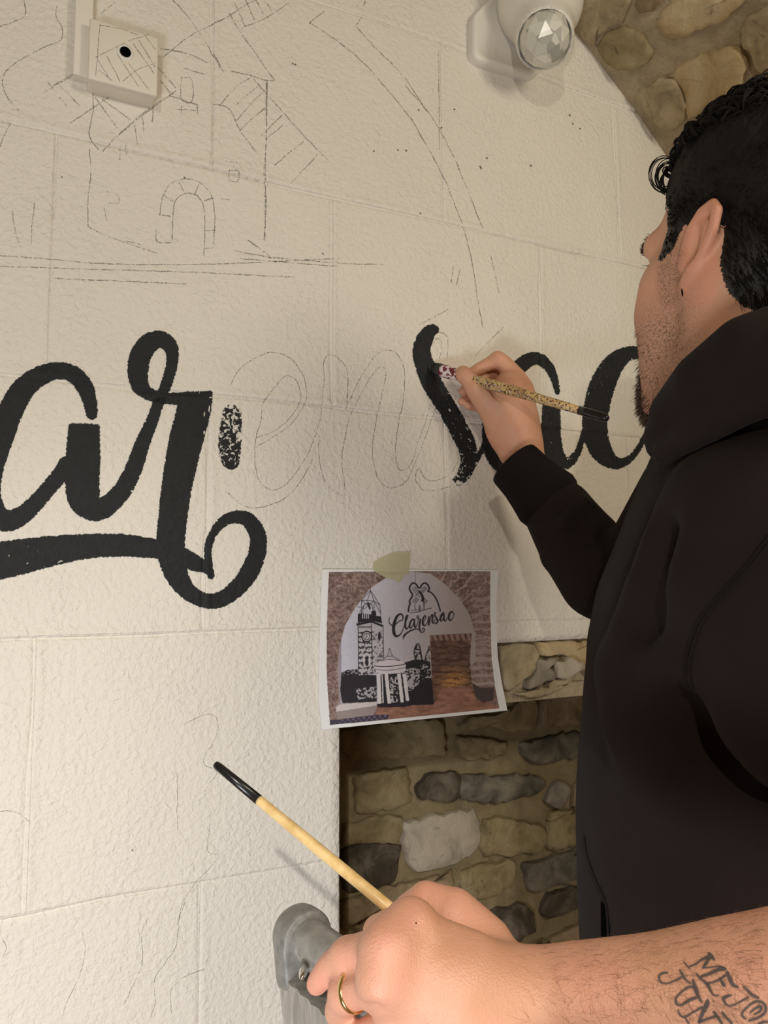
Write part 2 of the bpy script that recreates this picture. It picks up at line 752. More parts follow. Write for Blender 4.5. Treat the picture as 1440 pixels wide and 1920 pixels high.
def mat_stone(name, c_lo, c_mid, c_hi, bd=0.006, sc=1.0):
    t = NT(name)
    n = t.noise(16*sc, 6, 0.65, 0.6)
    n2 = t.noise(70*sc, 4, 0.65)
    col = t.ramp(n, [(0.30, c_lo), (0.48, c_mid), (0.68, c_hi)])
    col = t.mix(t.ramp(t.noise(7*sc, 3, 0.6), [(0.45, (0, 0, 0)), (0.62, (1, 1, 1))]), col, c_lo, 'MIX') if False else col
    dark = t.ramp(t.noise(28*sc, 5, 0.7, 1.2), [(0.30, (1, 1, 1)), (0.40, (0, 0, 0))])
    col = t.mix(t.math('MULTIPLY', dark, 0.55), col, tuple(v*0.35 for v in c_lo[:3])+(1,))
    hgt = t.math('ADD', n, t.math('MULTIPLY', n2, 0.35))
    t.set(Base_Color=col, Roughness=0.85, Normal=t.bump(hgt, 0.9, bd))
    return t.m


def mat_mortar(name, a, b, bd=0.004):
    t = NT(name)
    n = t.noise(22, 5, 0.65)
    n2 = t.noise(190, 4, 0.7)
    col = t.ramp(n, [(0.3, a), (0.7, b)])
    sp = t.ramp(n2, [(0.30, (1, 1, 1)), (0.40, (0, 0, 0))])
    col = t.mix(t.math('MULTIPLY', sp, 0.35), col, tuple(v*0.5 for v in a[:3])+(1,))
    t.set(Base_Color=col, Roughness=0.9, Normal=t.bump(t.math('ADD', n, t.math('MULTIPLY', n2, 0.5)), 0.9, bd))
    return t.m


ST = {
    'tan': mat_stone('tan_stone', rgb(124, 110, 86), rgb(166, 150, 118), rgb(192, 178, 148)),
    'ochre': mat_stone('ochre_stone', rgb(140, 120, 88), rgb(182, 160, 120), rgb(200, 184, 150)),
    'olive': mat_stone('olive_stone', rgb(104, 92, 66), rgb(144, 128, 92), rgb(164, 150, 116)),
    'grey': mat_stone('grey_stone', rgb(92, 86, 76), rgb(132, 124, 108), rgb(160, 150, 134)),
    'blue': mat_stone('slate_stone', rgb(64, 60, 50), rgb(102, 96, 82), rgb(136, 128, 110)),
    'dark': mat_stone('dark_stone', rgb(48, 42, 33), rgb(76, 67, 52), rgb(122, 112, 96)),
    'brown': mat_stone('brown_stone', rgb(98, 80, 58), rgb(142, 122, 92), rgb(170, 150, 120)),
    'pale': mat_stone('pale_stone', rgb(150, 140, 122), rgb(178, 166, 148), rgb(192, 180, 162)),
}
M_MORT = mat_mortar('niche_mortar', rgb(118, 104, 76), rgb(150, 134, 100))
M_MORT_V = mat_mortar('vault_mortar', rgb(158, 142, 114), rgb(192, 176, 146), 0.009)
rs = random.Random(7)


def densify(poly, step):
    out = []
    n = len(poly)
    for i in range(n):
        a, b = np.array(poly[i], float), np.array(poly[(i+1) % n], float)
        m = max(1, int(round(np.linalg.norm(b-a)/step)))
        for k in range(m):
            out.append(a+(b-a)*k/m)
    return np.array(out)


def stone(poly, place, mat, parent, proud=0.012, seed=0, step=0.012, rough=0.005):
    """irregular stone: poly in surface metres (u, v); place(u, v, out) -> world"""
    p = densify(poly, step)
    p = 0.6*p+0.2*(np.roll(p, 1, 0)+np.roll(p, -1, 0))
    q3 = np.column_stack([p, np.full(len(p), seed*1.7)])
    c = p.mean(0)
    p = p+np.column_stack([vnoise(q3, 90, 1)-0.5, vnoise(q3, 90, 2)-0.5])*0.010
    n = len(p)
    p = c+(p-c)*1.045
    rings = [(1.02, -0.008), (1.0, 0.12), (0.975, 0.78), (0.93, 1.0), (0.64, 1.0), (0.32, 1.02)]
    V, Fc = [], []
    tx, ty = rs.uniform(-0.05, 0.05), rs.uniform(-0.05, 0.05)
    for s, o in rings:
        q = c+(p-c)*s
        qq = np.column_stack([q, np.full(n, seed*3.1)])
        nz = (fbm(qq, 26, 9, 3)-0.5)*2*rough
        for k in range(n):
            out = o*proud if o > 0 else o
            if o > 0.3:
                out += nz[k]+(q[k]-c) @ np.array([tx, ty])
            V.append(place(q[k][0], q[k][1], out))
    V.append(place(c[0], c[1], proud))
    for r in range(len(rings)-1):
        for k in range(n):
            k2 = (k+1) % n
            Fc.append((r*n+k, r*n+k2, (r+1)*n+k2, (r+1)*n+k))
    m = (len(rings)-1)*n
    for k in range(n):
        Fc.append((m+k, m+(k+1) % n, len(V)-1))
    return mesh('stone', V, Fc, mat, parent)


# ------------------------------------------------------------------ niche behind the opening
NY = 0.40
niche = bpy.data.objects.new('wall_niche', None)
COL.objects.link(niche)
struct(niche, 'recess of rough stones and mortar behind the opening in the white wall')


def sheet(name, fn, nu, nv, mat, parent, amp=0.004, seed=0, thick=None):
    V, Fc = [], []
    for j in range(nv+1):
        for i in range(nu+1):
            V.append(fn(i/nu, j/nv, 0.0))
    V = np.array(V)
    d = (fbm(V, 14, seed, 3)-0.5)*2*amp
    V = np.array([fn((k % (nu+1))/nu, (k//(nu+1))/nv, d[k]) for k in range(len(V))])
    for j in range(nv):
        for i in range(nu):
            a = j*(nu+1)+i
            Fc.append((a, a+1, a+nu+2, a+nu+1))
    return mesh(name, V, Fc, mat, parent)


sheet('mortar', lambda u, v, o: np.array([NX0-0.1+u*1.25, NY-o, v*1.40]), 90, 100, M_MORT, niche, 0.005, 4)
sheet('left_jamb', lambda u, v, o: np.array([NX0+0.001+abs(o)*0.5, 0.115+u*0.30, v*1.36]), 10, 40, M_MORT, niche, 0.004, 5)
sheet('right_jamb', lambda u, v, o: np.array([NX1-abs(o), 0.42-u*0.42, v*1.36]), 14, 40, M_MORT, niche, 0.01, 6)
sheet('soffit', lambda u, v, o: np.array([NX0-0.05+u*1.15, 0.02+v*0.40, 1.29+abs(o)]), 40, 14, M_MORT, niche, 0.01, 7)
# exposed stone band under the rendered strip
sheet('lintel_mortar', lambda u, v, o: np.array([NX0-0.005+u*(NX1-NX0+0.01), 0.022-o, 1.268+v*0.125]), 80, 10, M_MORT_V, niche, 0.004, 8)

Z6 = lambda X, Y: (600+X/2.667, 1180+Y/2.667)


def niche_poly(pts, Y):
    out = []
    for X, Yy in pts:
        w = W(*Z6(X, Yy), Y)
        out.append((w[0], w[2]))
    out = out[::-1]
    return out


LINTEL = [
    ('tan', [(890, 72), (1060, 66), (1075, 130), (1060, 190), (1000, 250), (930, 300), (905, 310), (885, 180)], 0.012),
    ('grey', [(1078, 142), (1170, 138), (1135, 180), (1150, 228), (1090, 262), (1010, 300), (1020, 262)], 0.018),
    ('pale', [(1152, 172), (1225, 136), (1290, 185), (1272, 210), (1200, 240), (1155, 240)], 0.022),
    ('ochre', [(1072, 66), (1370, 52), (1372, 140), (1335, 240), (1300, 185), (1235, 128), (1085, 132)], 0.012),
    ('tan', [(960, 318), (1040, 305), (1160, 255), (1260, 228), (1285, 235), (1200, 285), (1080, 325), (980, 330)], 0.014),
    ('olive', [(600, 90), (875, 74), (872, 180), (890, 305), (610, 330)], 0.010),
    ('tan', [(1385, 52), (1600, 42), (1640, 200), (1500, 280), (1345, 260)], 0.012),
    ('grey', [(1615, 42), (1900, 30), (1900, 180), (1650, 220)], 0.012),
]
for k, (t, pts, pr) in enumerate(LINTEL):
    stone(niche_poly(pts, 0.02), lambda u, v, o: np.array([u, 0.022-o, v]), ST[t], niche, pr, k, 0.008, 0.004)

NICHE = [
    ('olive', [(690, 470), (740, 440), (900, 420), (1000, 350), (1050, 348), (1080, 380), (1075, 450), (1068, 498), (930, 508), (860, 488), (700, 492)]),
    ('brown', [(1092, 352), (1130, 325), (1330, 292), (1342, 400), (1327, 455), (1180, 478), (1098, 486)]),
    ('olive', [(105, 505), (340, 470), (600, 440), (608, 560), (600, 618), (480, 638), (160, 652), (112, 600)]),
    ('olive', [(686, 532), (760, 537), (860, 557), (908, 554), (918, 610), (880, 633), (770, 648), (692, 638), (676, 590)]),
    ('blue', [(987, 577), (1060, 547), (1240, 508), (1308, 522), (1333, 560), (1318, 618), (1220, 648), (1060, 662), (1002, 623)]),
    ('olive', [(167, 737), (260, 707), (418, 688), (438, 800), (443, 863), (330, 888), (182, 926)]),
    ('dark', [(472, 790), (530, 732), (638, 708), (690, 716), (690, 853), (482, 848)]),
    ('blue', [(696, 716), (780, 722), (850, 737), (960, 718), (1098, 742), (1126, 762), (1106, 798), (980, 838), (860, 862), (698, 853)]),
    ('grey', [(1112, 850), (1152, 762), (1200, 748), (1243, 790), (1223, 858), (1180, 896), (1132, 878)]),
    ('pale', [(412, 952), (560, 932), (700, 908), (768, 902), (788, 960), (797, 1058), (740, 1126), (600, 1172), (472, 1206), (432, 1150), (412, 1050)]),
    ('olive', [(802, 945), (930, 928), (990, 958), (1108, 974), (1117, 1040), (1098, 1096), (960, 1121), (822, 1126), (792, 1070)]),
    ('olive', [(107, 982), (240, 932), (393, 922), (402, 1000), (380, 1056), (240, 1064), (112, 1066)]),
    ('dark', [(102, 1087), (240, 1068), (396, 1074), (383, 1168), (368, 1246), (250, 1304), (107, 1296)]),
    ('olive', [(694, 1212), (760, 1173), (938, 1148), (966, 1182), (946, 1276), (868, 1316), (732, 1354), (702, 1300)]),
    ('blue', [(1012, 1162), (1120, 1143), (1318, 1074), (1318, 1236), (1200, 1262), (1100, 1286), (1060, 1316), (1022, 1268)]),
    ('dark', [(1092, 1398), (1132, 1312), (1308, 1274), (1318, 1368), (1180, 1427), (1102, 1437)]),
    ('dark', [(832, 1402), (1000, 1363), (1057, 1402), (1057, 1498), (960, 1556), (902, 1528)]),
    ('brown', [(962, 1600), (1100, 1558), (1318, 1454), (1328, 1616), (1100, 1646), (1002, 1636)]),
    ('brown', [(102, 1352), (300, 1283), (480, 1253), (640, 1204), (656, 1288), (500, 1336), (300, 1416), (107, 1496)]),
    ('olive', [(1122, 962), (1288, 905), (1338, 885), (1338, 1056), (1190, 1086), (1122, 1096)]),
    ('olive', [(1130, 905), (1240, 900), (1340, 850), (1336, 872), (1250, 902), (1130, 950)]),
    ('brown', [(1252, 800), (1290, 720), (1344, 690), (1340, 842), (1250, 884)]),
    ('olive', [(500, 1440), (760, 1370), (820, 1420), (890, 1540), (700, 1600), (520, 1580)]),
    ('olive', [(1350, 290), (1560, 260), (1560, 440), (1352, 470)]),
    ('blue', [(1350, 505), (1600, 460), (1600, 620), (1352, 640)]),
]
for k, (t, pts) in enumerate(NICHE):
    stone(niche_poly(pts, NY), lambda u, v, o: np.array([u, NY-o, v]), ST[t], niche, 0.013, 20+k, 0.012, 0.005)
# courses continuing below and to the right of what the painter leaves open
kinds = ['olive', 'brown', 'dark', 'grey', 'tan', 'blue']
for r in range(5):
    z0 = 0.62-0.125*r
    x = NX0+0.02+rs.uniform(0, 0.05)
    while x < NX1-0.1:
        w = rs.uniform(0.12, 0.24)
        e = min(x+w, NX1-0.01)
        q = [(x, z0-0.105), (e, z0-0.1+rs.uniform(-.01, .01)), (e-0.005, z0+rs.uniform(-.012, .006)), (x+0.004, z0)]
        stone(q, lambda u, v, o: np.array([u, NY-o, v]), ST[rs.choice(kinds)], niche, 0.012, 60+r*9+int(x*10), 0.03, 0.005)
        x = e+0.025
for r in range(5):
    z0 = 1.2-0.12*r
    x = 1.19+rs.uniform(0, 0.03)
    q = [(x, z0-0.1), (1.40, z0-0.1), (1.40, z0), (x+0.004, z0)]
    stone(q, lambda u, v, o: np.array([u, NY-o, v]), ST[rs.choice(kinds)], niche, 0.012, 160+r, 0.03, 0.005)

# ------------------------------------------------------------------ stone vault
VX, VZ, VR = -0.10, 1.10, 1.60
vault = bpy.data.objects.new('ceiling', None)
COL.objects.link(vault)
struct(vault, 'rough stone barrel vault meeting the white wall along an arch')


def vpt(s, y, o):
    """s = arc length from the right springing, y = world y, o = inward offset"""
    a = s/VR
    r = VR-o
    return np.array([VX+r*cos(a), y, VZ+r*sin(a)])


VL = -2.9


def vault_sheet():
    na, ny = 260, 60
    ys = -2.9*(np.linspace(0, 1, ny+1)**1.6)+0.012
    V, Fc = [], []
    pts = np.array([[VR*pi*i/na, y, 0] for y in ys for i in range(na+1)])
    d = (fbm(pts, 9, 21, 4)-0.5)*0.016
    d = d*np.clip(-pts[:, 1]/0.03, 0.15, 1)
    V = [vpt(p[0], p[1], q) for p, q in zip(pts, d)]
    for j in range(ny):
        for i in range(na):
            a = j*(na+1)+i
            Fc.append((a, a+na+1, a+na+2, a+1))
    base = len(V)
    # outer shell, so that the vault has thickness
    no = 60
    for y in (0.012, VL+0.012):
        for i in range(no+1):
            V.append(vpt(VR*pi*i/no, y, -0.2))
    for i in range(no):
        Fc.append((base+i, base+i+1, base+no+1+i+1, base+no+1+i))
    return mesh('mortar', V, Fc, M_MORT_V, vault)


vault_sheet()


def vray(x, y):
    """pixel on the inside of the vault -> (s, y)"""
    d = ray(x, y)
    o = CAM-np.array([VX, 0, VZ])
    a = d[0]**2+d[2]**2
    b = 2*(o[0]*d[0]+o[2]*d[2])
    c = o[0]**2+o[2]**2-VR**2
    t = (-b+sqrt(b*b-4*a*c))/(2*a)
    q = CAM+d*t
    return VR*atan2(q[2]-VZ, q[0]-VX), q[1]


ZV = lambda X, Y: (1060+X/3.789, Y/3.789)
VAULT = [
    ('tan', [(118, 40), (150, -60), (480, -60), (455, 70), (415, 150), (330, 195), (240, 250), (205, 330), (120, 240)], 0.014),
    ('olive', [(252, 252), (440, 168), (530, 212), (648, 350), (638, 388), (540, 458), (420, 486), (332, 468), (232, 370)], 0.020),
    ('tan', [(500, 650), (560, 610), (720, 545), (800, 560), (860, 690), (880, 800), (760, 925), (690, 900), (610, 800)], 0.022),
    ('ochre', [(740, 530), (900, 425), (1180, 305), (1258, 332), (1288, 520), (1238, 638), (1080, 708), (900, 850), (880, 720), (820, 560)], 0.020),
    ('ochre', [(652, 132), (800, -20), (1250, -60), (1270, 30), (1160, 108), (900, 208), (780, 268), (702, 238)], 0.016),
    ('tan', [(1292, 112), (1440, 40), (1560, 0), (1580, 440), (1440, 478), (1382, 518), (1302, 350), (1242, 240)], 0.016),
    ('tan', [(1330, 545), (1460, 490), (1600, 480), (1640, 700), (1470, 745), (1340, 720)], 0.016),
    ('brown', [(560, -80), (720, -140), (760, -60), (640, 60), (540, 90), (500, 30)], 0.014),
]
used = []
for k, (t, pts, pr) in enumerate(VAULT):
    q = [vray(*ZV(*p)) for p in pts]
    q = [(s, -y) for s, y in q]
    ar = sum(q[i][0]*q[(i+1) % len(q)][1]-q[(i+1) % len(q)][0]*q[i][1] for i in range(len(q)))
    if ar > 0:
        q = q[::-1]
    used.append((min(a for a, b in q), max(a for a, b in q), min(b for a, b in q), max(b for a, b in q)))
    stone(q, lambda u, v, o: vpt(u, -v, o), ST[t], vault, pr*0.55, 100+k, 0.010, 0.007)
# further courses of the vault around them
s = 0.12
while s < VR*pi-0.3:
    w = rs.uniform(0.12, 0.19)
    y = 0.03+rs.uniform(0, 0.05)
    while y < 1.25:
        ln = rs.uniform(0.18, 0.34)
        if not any(s < b+0.005 and s+w > a-0.005 and y < d+0.005 and y+ln > c-0.005 for a, b, c, d in used):
            j = lambda: rs.uniform(-0.012, 0.012)
            q = [(s+j(), y+j()), (s+j(), y+ln+j()), (s+w+j(), y+ln+j()), (s+w+j(), y+j())]
            stone(q, lambda u, v, o: vpt(u, -v, o), ST[rs.choice(['tan', 'ochre', 'brown', 'olive', 'grey'])], vault, 0.014, 300+int(s*40)+int(y*9), 0.04, 0.006)
        y += ln+rs.uniform(0.025, 0.045)
    s += w+rs.uniform(0.03, 0.045)

# side walls below the springing, floor
for nm, xx, sg in (('wall_left', VX-VR, 1), ('wall_right', VX+VR, -1)):
    o = sheet(nm, lambda u, v, q: np.array([xx+sg*q, 0.05-u*2.95, v*1.12]), 60, 24, M_MORT_V, None, 0.008, 9)
    struct(o, 'rough mortared stone side wall under the vault')
M_FLOOR = mat_mortar('floor_tile', rgb(150, 104, 72), rgb(178, 130, 92), 0.001)
o = sheet('floor', lambda u, v, q: np.array([-1.75+u*3.4, 0.45-v*3.4, q*0.3]), 30, 30, M_FLOOR, None, 0.002, 12)
struct(o, 'terracotta floor of the vaulted room')


# ------------------------------------------------------------------ paint films on the wall
def stroke_rows(ctrl, step, ends, nw, pxmm):
    """centre line with widths (pixels) -> rows of cross points, edge distances"""
    c = catmull(ctrl, step)
    d = np.gradient(c[:, :2], axis=0)
    d /= np.linalg.norm(d, axis=1)[:, None]+1e-9
    nrm = np.column_stack([-d[:, 1], d[:, 0]])
    sl = np.concatenate([[0], np.cumsum(np.linalg.norm(np.diff(c[:, :2], axis=0), axis=1))])
    L = sl[-1]
    hw = c[:, 2]/2
    endd = np.full(len(c), 1e3)
    r0, r1 = hw[0], hw[-1]
    if ends[0] == 'r':
        m = sl < r0
        hw = np.where(m, np.sqrt(np.maximum(r0**2-(r0-sl)**2, 0.2))*hw/max(r0, 1e-6), hw)
    else:
        endd = np.minimum(endd, sl)
    if ends[1] == 'r':
        e = L-sl
        m = e < r1
        hw = np.where(m, np.sqrt(np.maximum(r1**2-(r1-e)**2, 0.2))*hw/max(r1, 1e-6), hw)
    else:
        endd = np.minimum(endd, L-sl)
    t = np.linspace(-1, 1, nw)
    pts = c[:, None, :2]+nrm[:, None, :]*(hw[:, None]*t)[..., None]
    edge = np.minimum((1-np.abs(t))[None, :]*hw[:, None], endd[:, None])*pxmm
    return pts, edge, sl/L


def film(name, strokes, mat, parent, label=None, off=0.0007, nw=9, step=3.0, Y=None, pxmm=0.75):
    """strokes: dicts with c (control points x, y, width), ends, dry (list of values along)"""
    V, Fc, E, D = [], [], [], []
    for k, st in enumerate(strokes):
        pts, edge, t = stroke_rows(st['c'], step, st.get('ends', 'rr'), nw, pxmm)
        m = pts.shape[0]
        fl = pts.reshape(-1, 2)
        w = np.array([W(x, y, 0.0 if Y is None else Y) for x, y in fl])
        if Y is None:
            w[:, 1] = -H(w[:, 0], w[:, 2])
        w[:, 1] -= off+k*0.00006
        b = len(V)
        V.extend(w)
        E.extend(edge.ravel())
        dv = st.get('dry', [0, 0])
        D.extend(np.repeat(np.interp(t, np.linspace(0, 1, len(dv)), dv), nw))
        for i in range(m-1):
            for j in range(nw-1):
                a = b+i*nw+j
                Fc.append((a, a+nw, a+nw+1, a+1))
    o = mesh(name, V, Fc, mat, parent, True, {'ink': E, 'dry': D})
    if label:
        o['label'] = label
    return o


Q3 = lambda pts: [(x/3.0, 540+y/3.0, w/3.0) for x, y, w in pts]
Z4 = lambda pts: [(720+x/2.483, 560+y/2.483, w/2.483) for x, y, w in pts]

film('painted_letter', [
    dict(c=Q3([(522, 742, 62), (506, 640, 84), (470, 545, 100), (400, 478, 98), (310, 466, 102), (215, 500, 118), (130, 570, 135), (60, 690, 145), (0, 850, 150), (-50, 1000, 150), (-70, 1150, 150), (-30, 1270, 140), (40, 1310, 125), (120, 1280, 110), (190, 1220, 100), (270, 1130, 92), (345, 1040, 96), (400, 950, 100)]), ends='rr'),
    dict(c=Q3([(474, 760, 176), (470, 860, 190), (466, 980, 200), (462, 1100, 196), (480, 1190, 190), (540, 1240, 150), (610, 1220, 118), (690, 1135, 108), (750, 1020, 100), (800, 880, 90), (850, 760, 74), (890, 650, 66), (925, 570, 66), (955, 480, 68), (970, 400, 70), (960, 330, 86), (905, 290, 100), (840, 310, 116), (790, 380, 124), (776, 460, 122), (785, 540, 104), (830, 592, 76), (900, 612, 72), (990, 622, 74), (1080, 625, 90), (1130, 650, 110)]), ends='fr'),
], M_INK, wall, 'black painted letter a with its looped joining stroke')
film('painted_letter', [
    dict(c=Q3([(1098, 580, 196), (1098, 640, 196), (1078, 740, 196), (1045, 860, 195), (1020, 980, 186), (1000, 1080, 178), (985, 1180, 172), (972, 1280, 168), (962, 1380, 166), (958, 1460, 164), (968, 1540, 150), (1000, 1630, 128), (1060, 1710, 100), (1150, 1758, 88), (1240, 1752, 92), (1330, 1690, 100), (1400, 1600, 108), (1446, 1490, 104), (1448, 1390, 98), (1400, 1310, 88), (1330, 1288, 76), (1260, 1312, 66), (1205, 1370, 52), (1172, 1450, 46), (1172, 1540, 44), (1190, 1640, 44)]), ends='fr'),
    dict(c=Q3([(-60, 1545, 220), (100, 1515, 205), (300, 1478, 172), (500, 1452, 142), (700, 1448, 130), (880, 1470, 112), (1000, 1500, 104), (1090, 1545, 96), (1150, 1570, 70), (1185, 1610, 40)]), dry=[.12, .14, .11, .08, .03, 0], ends='fr'),
], M_INK, wall, 'black painted letter r with underline and curled tail')
film('painted_letter', [
    dict(c=[(823, 616, 16), (806, 622, 27), (794, 640, 33), (790, 662, 35), (797, 688, 38), (809, 718, 39), (826, 746, 38), (846, 778, 37), (861, 806, 38), (874, 832, 37), (879, 858, 33), (874, 880, 29), (864, 897, 24), (852, 906, 18)], dry=[.12, 0, 0, .06, .13, .17, .19, .21, .26, .44], ends='rf'),
    dict(c=[(864, 897, 12), (884, 876, 13), (899, 852, 12), (912, 828, 12), (926, 800, 10)], dry=[.3, .1, 0]),
], M_INK, wall, 'black painted letter s, still patchy, under the painting brush')
film('painted_letter', [
    dict(c=[(1046, 741, 11), (1041, 718, 14), (1030, 690, 20), (1010, 673, 24), (988, 677, 28), (966, 698, 32), (940, 745, 40), (924, 800, 40), (926, 850, 34), (945, 880, 22), (970, 874, 14), (993, 846, 12), (1012, 812, 13), (1022, 790, 12)], dry=[0, 0, .1]),
    dict(c=[(1034, 752, 33), (1033, 790, 36), (1034, 826, 38), (1043, 856, 34), (1062, 868, 24), (1080, 852, 15), (1090, 826, 12), (1096, 800, 10)], dry=[.10, .13, .12], ends='fr'),
], M_INK, wall, 'black painted letter a beside the painting hand')
film('painted_letter', [
    dict(c=[(1226, 742, 9), (1232, 715, 12), (1225, 685, 18), (1204, 664, 24), (1176, 664, 30), (1150, 685, 42), (1130, 722, 49), (1118, 766, 50), (1115, 808, 48), (1127, 846, 42), (1152, 868, 26), (1178, 862, 15), (1200, 836, 12), (1222, 790, 10)], dry=[.1, .12, .1]),
], M_INK, wall, 'black painted letter c beside the beard')
film('dry_brush_mark', [
    dict(c=[(437, 757, 30), (434, 790, 40), (431, 820, 44), (431, 850, 42), (436, 881, 26)], dry=[.50, .42, .38, .40, .34, .2], ends='rr')],
    M_INK, wall, 'rough dry-brushed black dab to the right of the letter r')


def lines(name, polys, mat, parent, label=None, w=1.6, st=1.0, Y=None, off=0.0005, jit=0.5, step=4.0, kind=None):
    r = random.Random(len(polys))
    ss = []
    for p in polys:
        c = catmull([(a, b) for a, b in p], 8.0)
        c = [(x+r.uniform(-jit, jit), y+r.uniform(-jit, jit), w*r.uniform(0.75, 1.25)) for x, y in c]
        ss.append(dict(c=c, ends='ff'))
    V, Fc, E = [], [], []
    for k, s_ in enumerate(ss):
        pts, edge, t = stroke_rows(s_['c'], step, 'ff', 3, 0.75)
        fl = pts.reshape(-1, 2)
        wv = np.array([W(x, y, 0.0 if Y is None else Y) for x, y in fl])
        if Y is None:
            wv[:, 1] = -H(wv[:, 0], wv[:, 2])
        wv[:, 1] -= off+(k % 7)*0.00002
        b = len(V)
        V.extend(wv)
        E.extend([st*q for q in (0, 1, 0)]*len(pts))
        for i in range(len(pts)-1):
            for j in range(2):
                a = b+i*3+j
                Fc.append((a, a+3, a+4, a+1))
    o = mesh(name, V, Fc, mat, parent, True, {'ink': E})
    if label:
        o['label'] = label
    return o


def sc(k, x0, y0, polys):
    return [[(x0+a/k, y0+b/k) for a, b in p] for p in polys]


SK = sc(2.0, 0, 0, [
    [(90, 0), (90, 60), (0, 100)], [(215, 20), (210, 60), (235, 110), (230, 150)], [(230, 150), (140, 190), (40, 250), (10, 300), (25, 360), (70, 415)],
    [(40, 460), (15, 510), (0, 550)], [(160, 350), (270, 285)], [(170, 338), (275, 278)], [(260, 465), (340, 410), (430, 350)],
    [(390, 560), (450, 500), (530, 430), (660, 340)], [(385, 568), (445, 508), (525, 440), (650, 350)], [(610, 215), (720, 130), (830, 75), (920, 20), (960, 0)],
    [(375, 55), (400, 30), (430, 10)], [(600, 180), (700, 200), (780, 235)], [(690, 255), (770, 280)], [(680, 290), (720, 300), (720, 380), (680, 370), (680, 290)],
    [(640, 360), (745, 395)], [(665, 410), (745, 415)], [(680, 400), (680, 425)], [(740, 395), (740, 430)], [(590, 250), (660, 330)], [(600, 300), (640, 350)],
    [(860, 50), (910, 130), (960, 200), (1030, 300)], [(905, 105), (1000, 65), (1090, 5)], [(880, 10), (920, 100)], [(920, 0), (955, 75)], [(960, 0), (990, 55)], [(1000, 10), (1020, 45)],
    [(800, 200), (840, 270)], [(650, 0), (720, 80), (790, 190), (830, 260)], [(870, 265), (940, 280), (1000, 300), (1030, 300)],
    [(1000, 300), (998, 400), (1000, 520), (990, 640), (998, 760), (990, 900)], [(1003, 305), (1001, 420), (996, 560), (995, 700), (993, 905)],
    [(940, 280), (1000, 350), (1070, 430), (1150, 520), (1230, 600)],
    [(940, 290), (880, 330), (820, 400)], [(970, 320), (910, 370), (890, 390)], [(990, 340), (940, 390), (890, 450)], [(1000, 400), (940, 450), (900, 490)], [(1060, 430), (980, 510)],
    [(1140, 530), (1060, 590)], [(1190, 580), (1090, 690)], [(1060, 470), (1000, 520)], [(1100, 560), (1030, 620)], [(800, 390), (860, 410), (900, 490), (960, 570)],
    [(345, 320), (350, 400), (340, 460), (335, 510), (370, 560)], [(335, 560), (340, 650), (330, 750), (330, 850)], [(330, 850), (390, 880), (470, 910), (590, 950)],
    [(600, 800), (610, 740), (640, 690), (690, 672), (750, 685), (790, 730), (805, 790), (805, 860), (800, 930)],
    [(645, 900), (650, 800), (660, 750), (700, 725), (740, 735), (765, 780), (768, 860), (765, 960)],
    [(668, 680), (690, 720)], [(745, 690), (730, 730)], [(765, 755), (800, 740)], [(610, 730), (650, 755)], [(595, 805), (640, 810)], [(585, 860), (590, 905), (640, 910)],
    [(770, 865), (805, 865)], [(770, 930), (800, 930)], [(845, 605), (900, 612)], [(860, 640), (895, 645), (890, 680), (860, 675), (860, 640)], [(830, 745), (860, 750)],
    [(0, 960), (150, 970), (400, 990), (800, 990), (1270, 970)], [(0, 1000), (300, 1010), (700, 1020), (1100, 1040)], [(200, 1045), (700, 1065)], [(1000, 965), (1300, 990), (1440, 992)], [(900, 970), (1260, 1000)],
    [(45, 790), (60, 880), (80, 930)], [(130, 760), (120, 850), (118, 920)], [(400, 720), (440, 730), (445, 760), (410, 760)], [(390, 780), (400, 830)], [(470, 905), (520, 915), (540, 940)],
    [(505, 470), (515, 540)], [(535, 440), (540, 500)], [(575, 400), (570, 460)], [(450, 540), (450, 600)], [(470, 545), (475, 580)],
    [(180, 310), (250, 400)], [(215, 310), (300, 400)], [(330, 330), (440, 480)], [(380, 370), (490, 450)], [(930, 900), (1010, 960)], [(880, 940), (1030, 970)],
]) + sc(3.6, 400, 0, [[(650, 150), (830, 270), (1000, 410), (1180, 610), (1350, 820)], [(970, 190), (1100, 330), (1280, 510), (1440, 750)], [(650, 150), (750, 75)], [(960, 180), (1000, 115)], [(1010, 50), (1025, 10)]]) \
  + sc(2.0, 720, 0, [[(80, 320), (180, 440), (260, 590), (310, 710), (370, 860)], [(100, 440), (200, 620), (260, 760), (300, 870), (330, 990), (350, 1120)], [(205, 190), (208, 560)], [(400, 960), (430, 1100)], [(260, 1000), (250, 1060)], [(285, 1010), (270, 1070)], [(350, 1120), (370, 1230)], [(130, 1220), (240, 1160)]])
lines('pencil_sketch', SK, M_PEN, wall, 'faint pencil sketch of a building with an arched window', 2.1, 1.15)
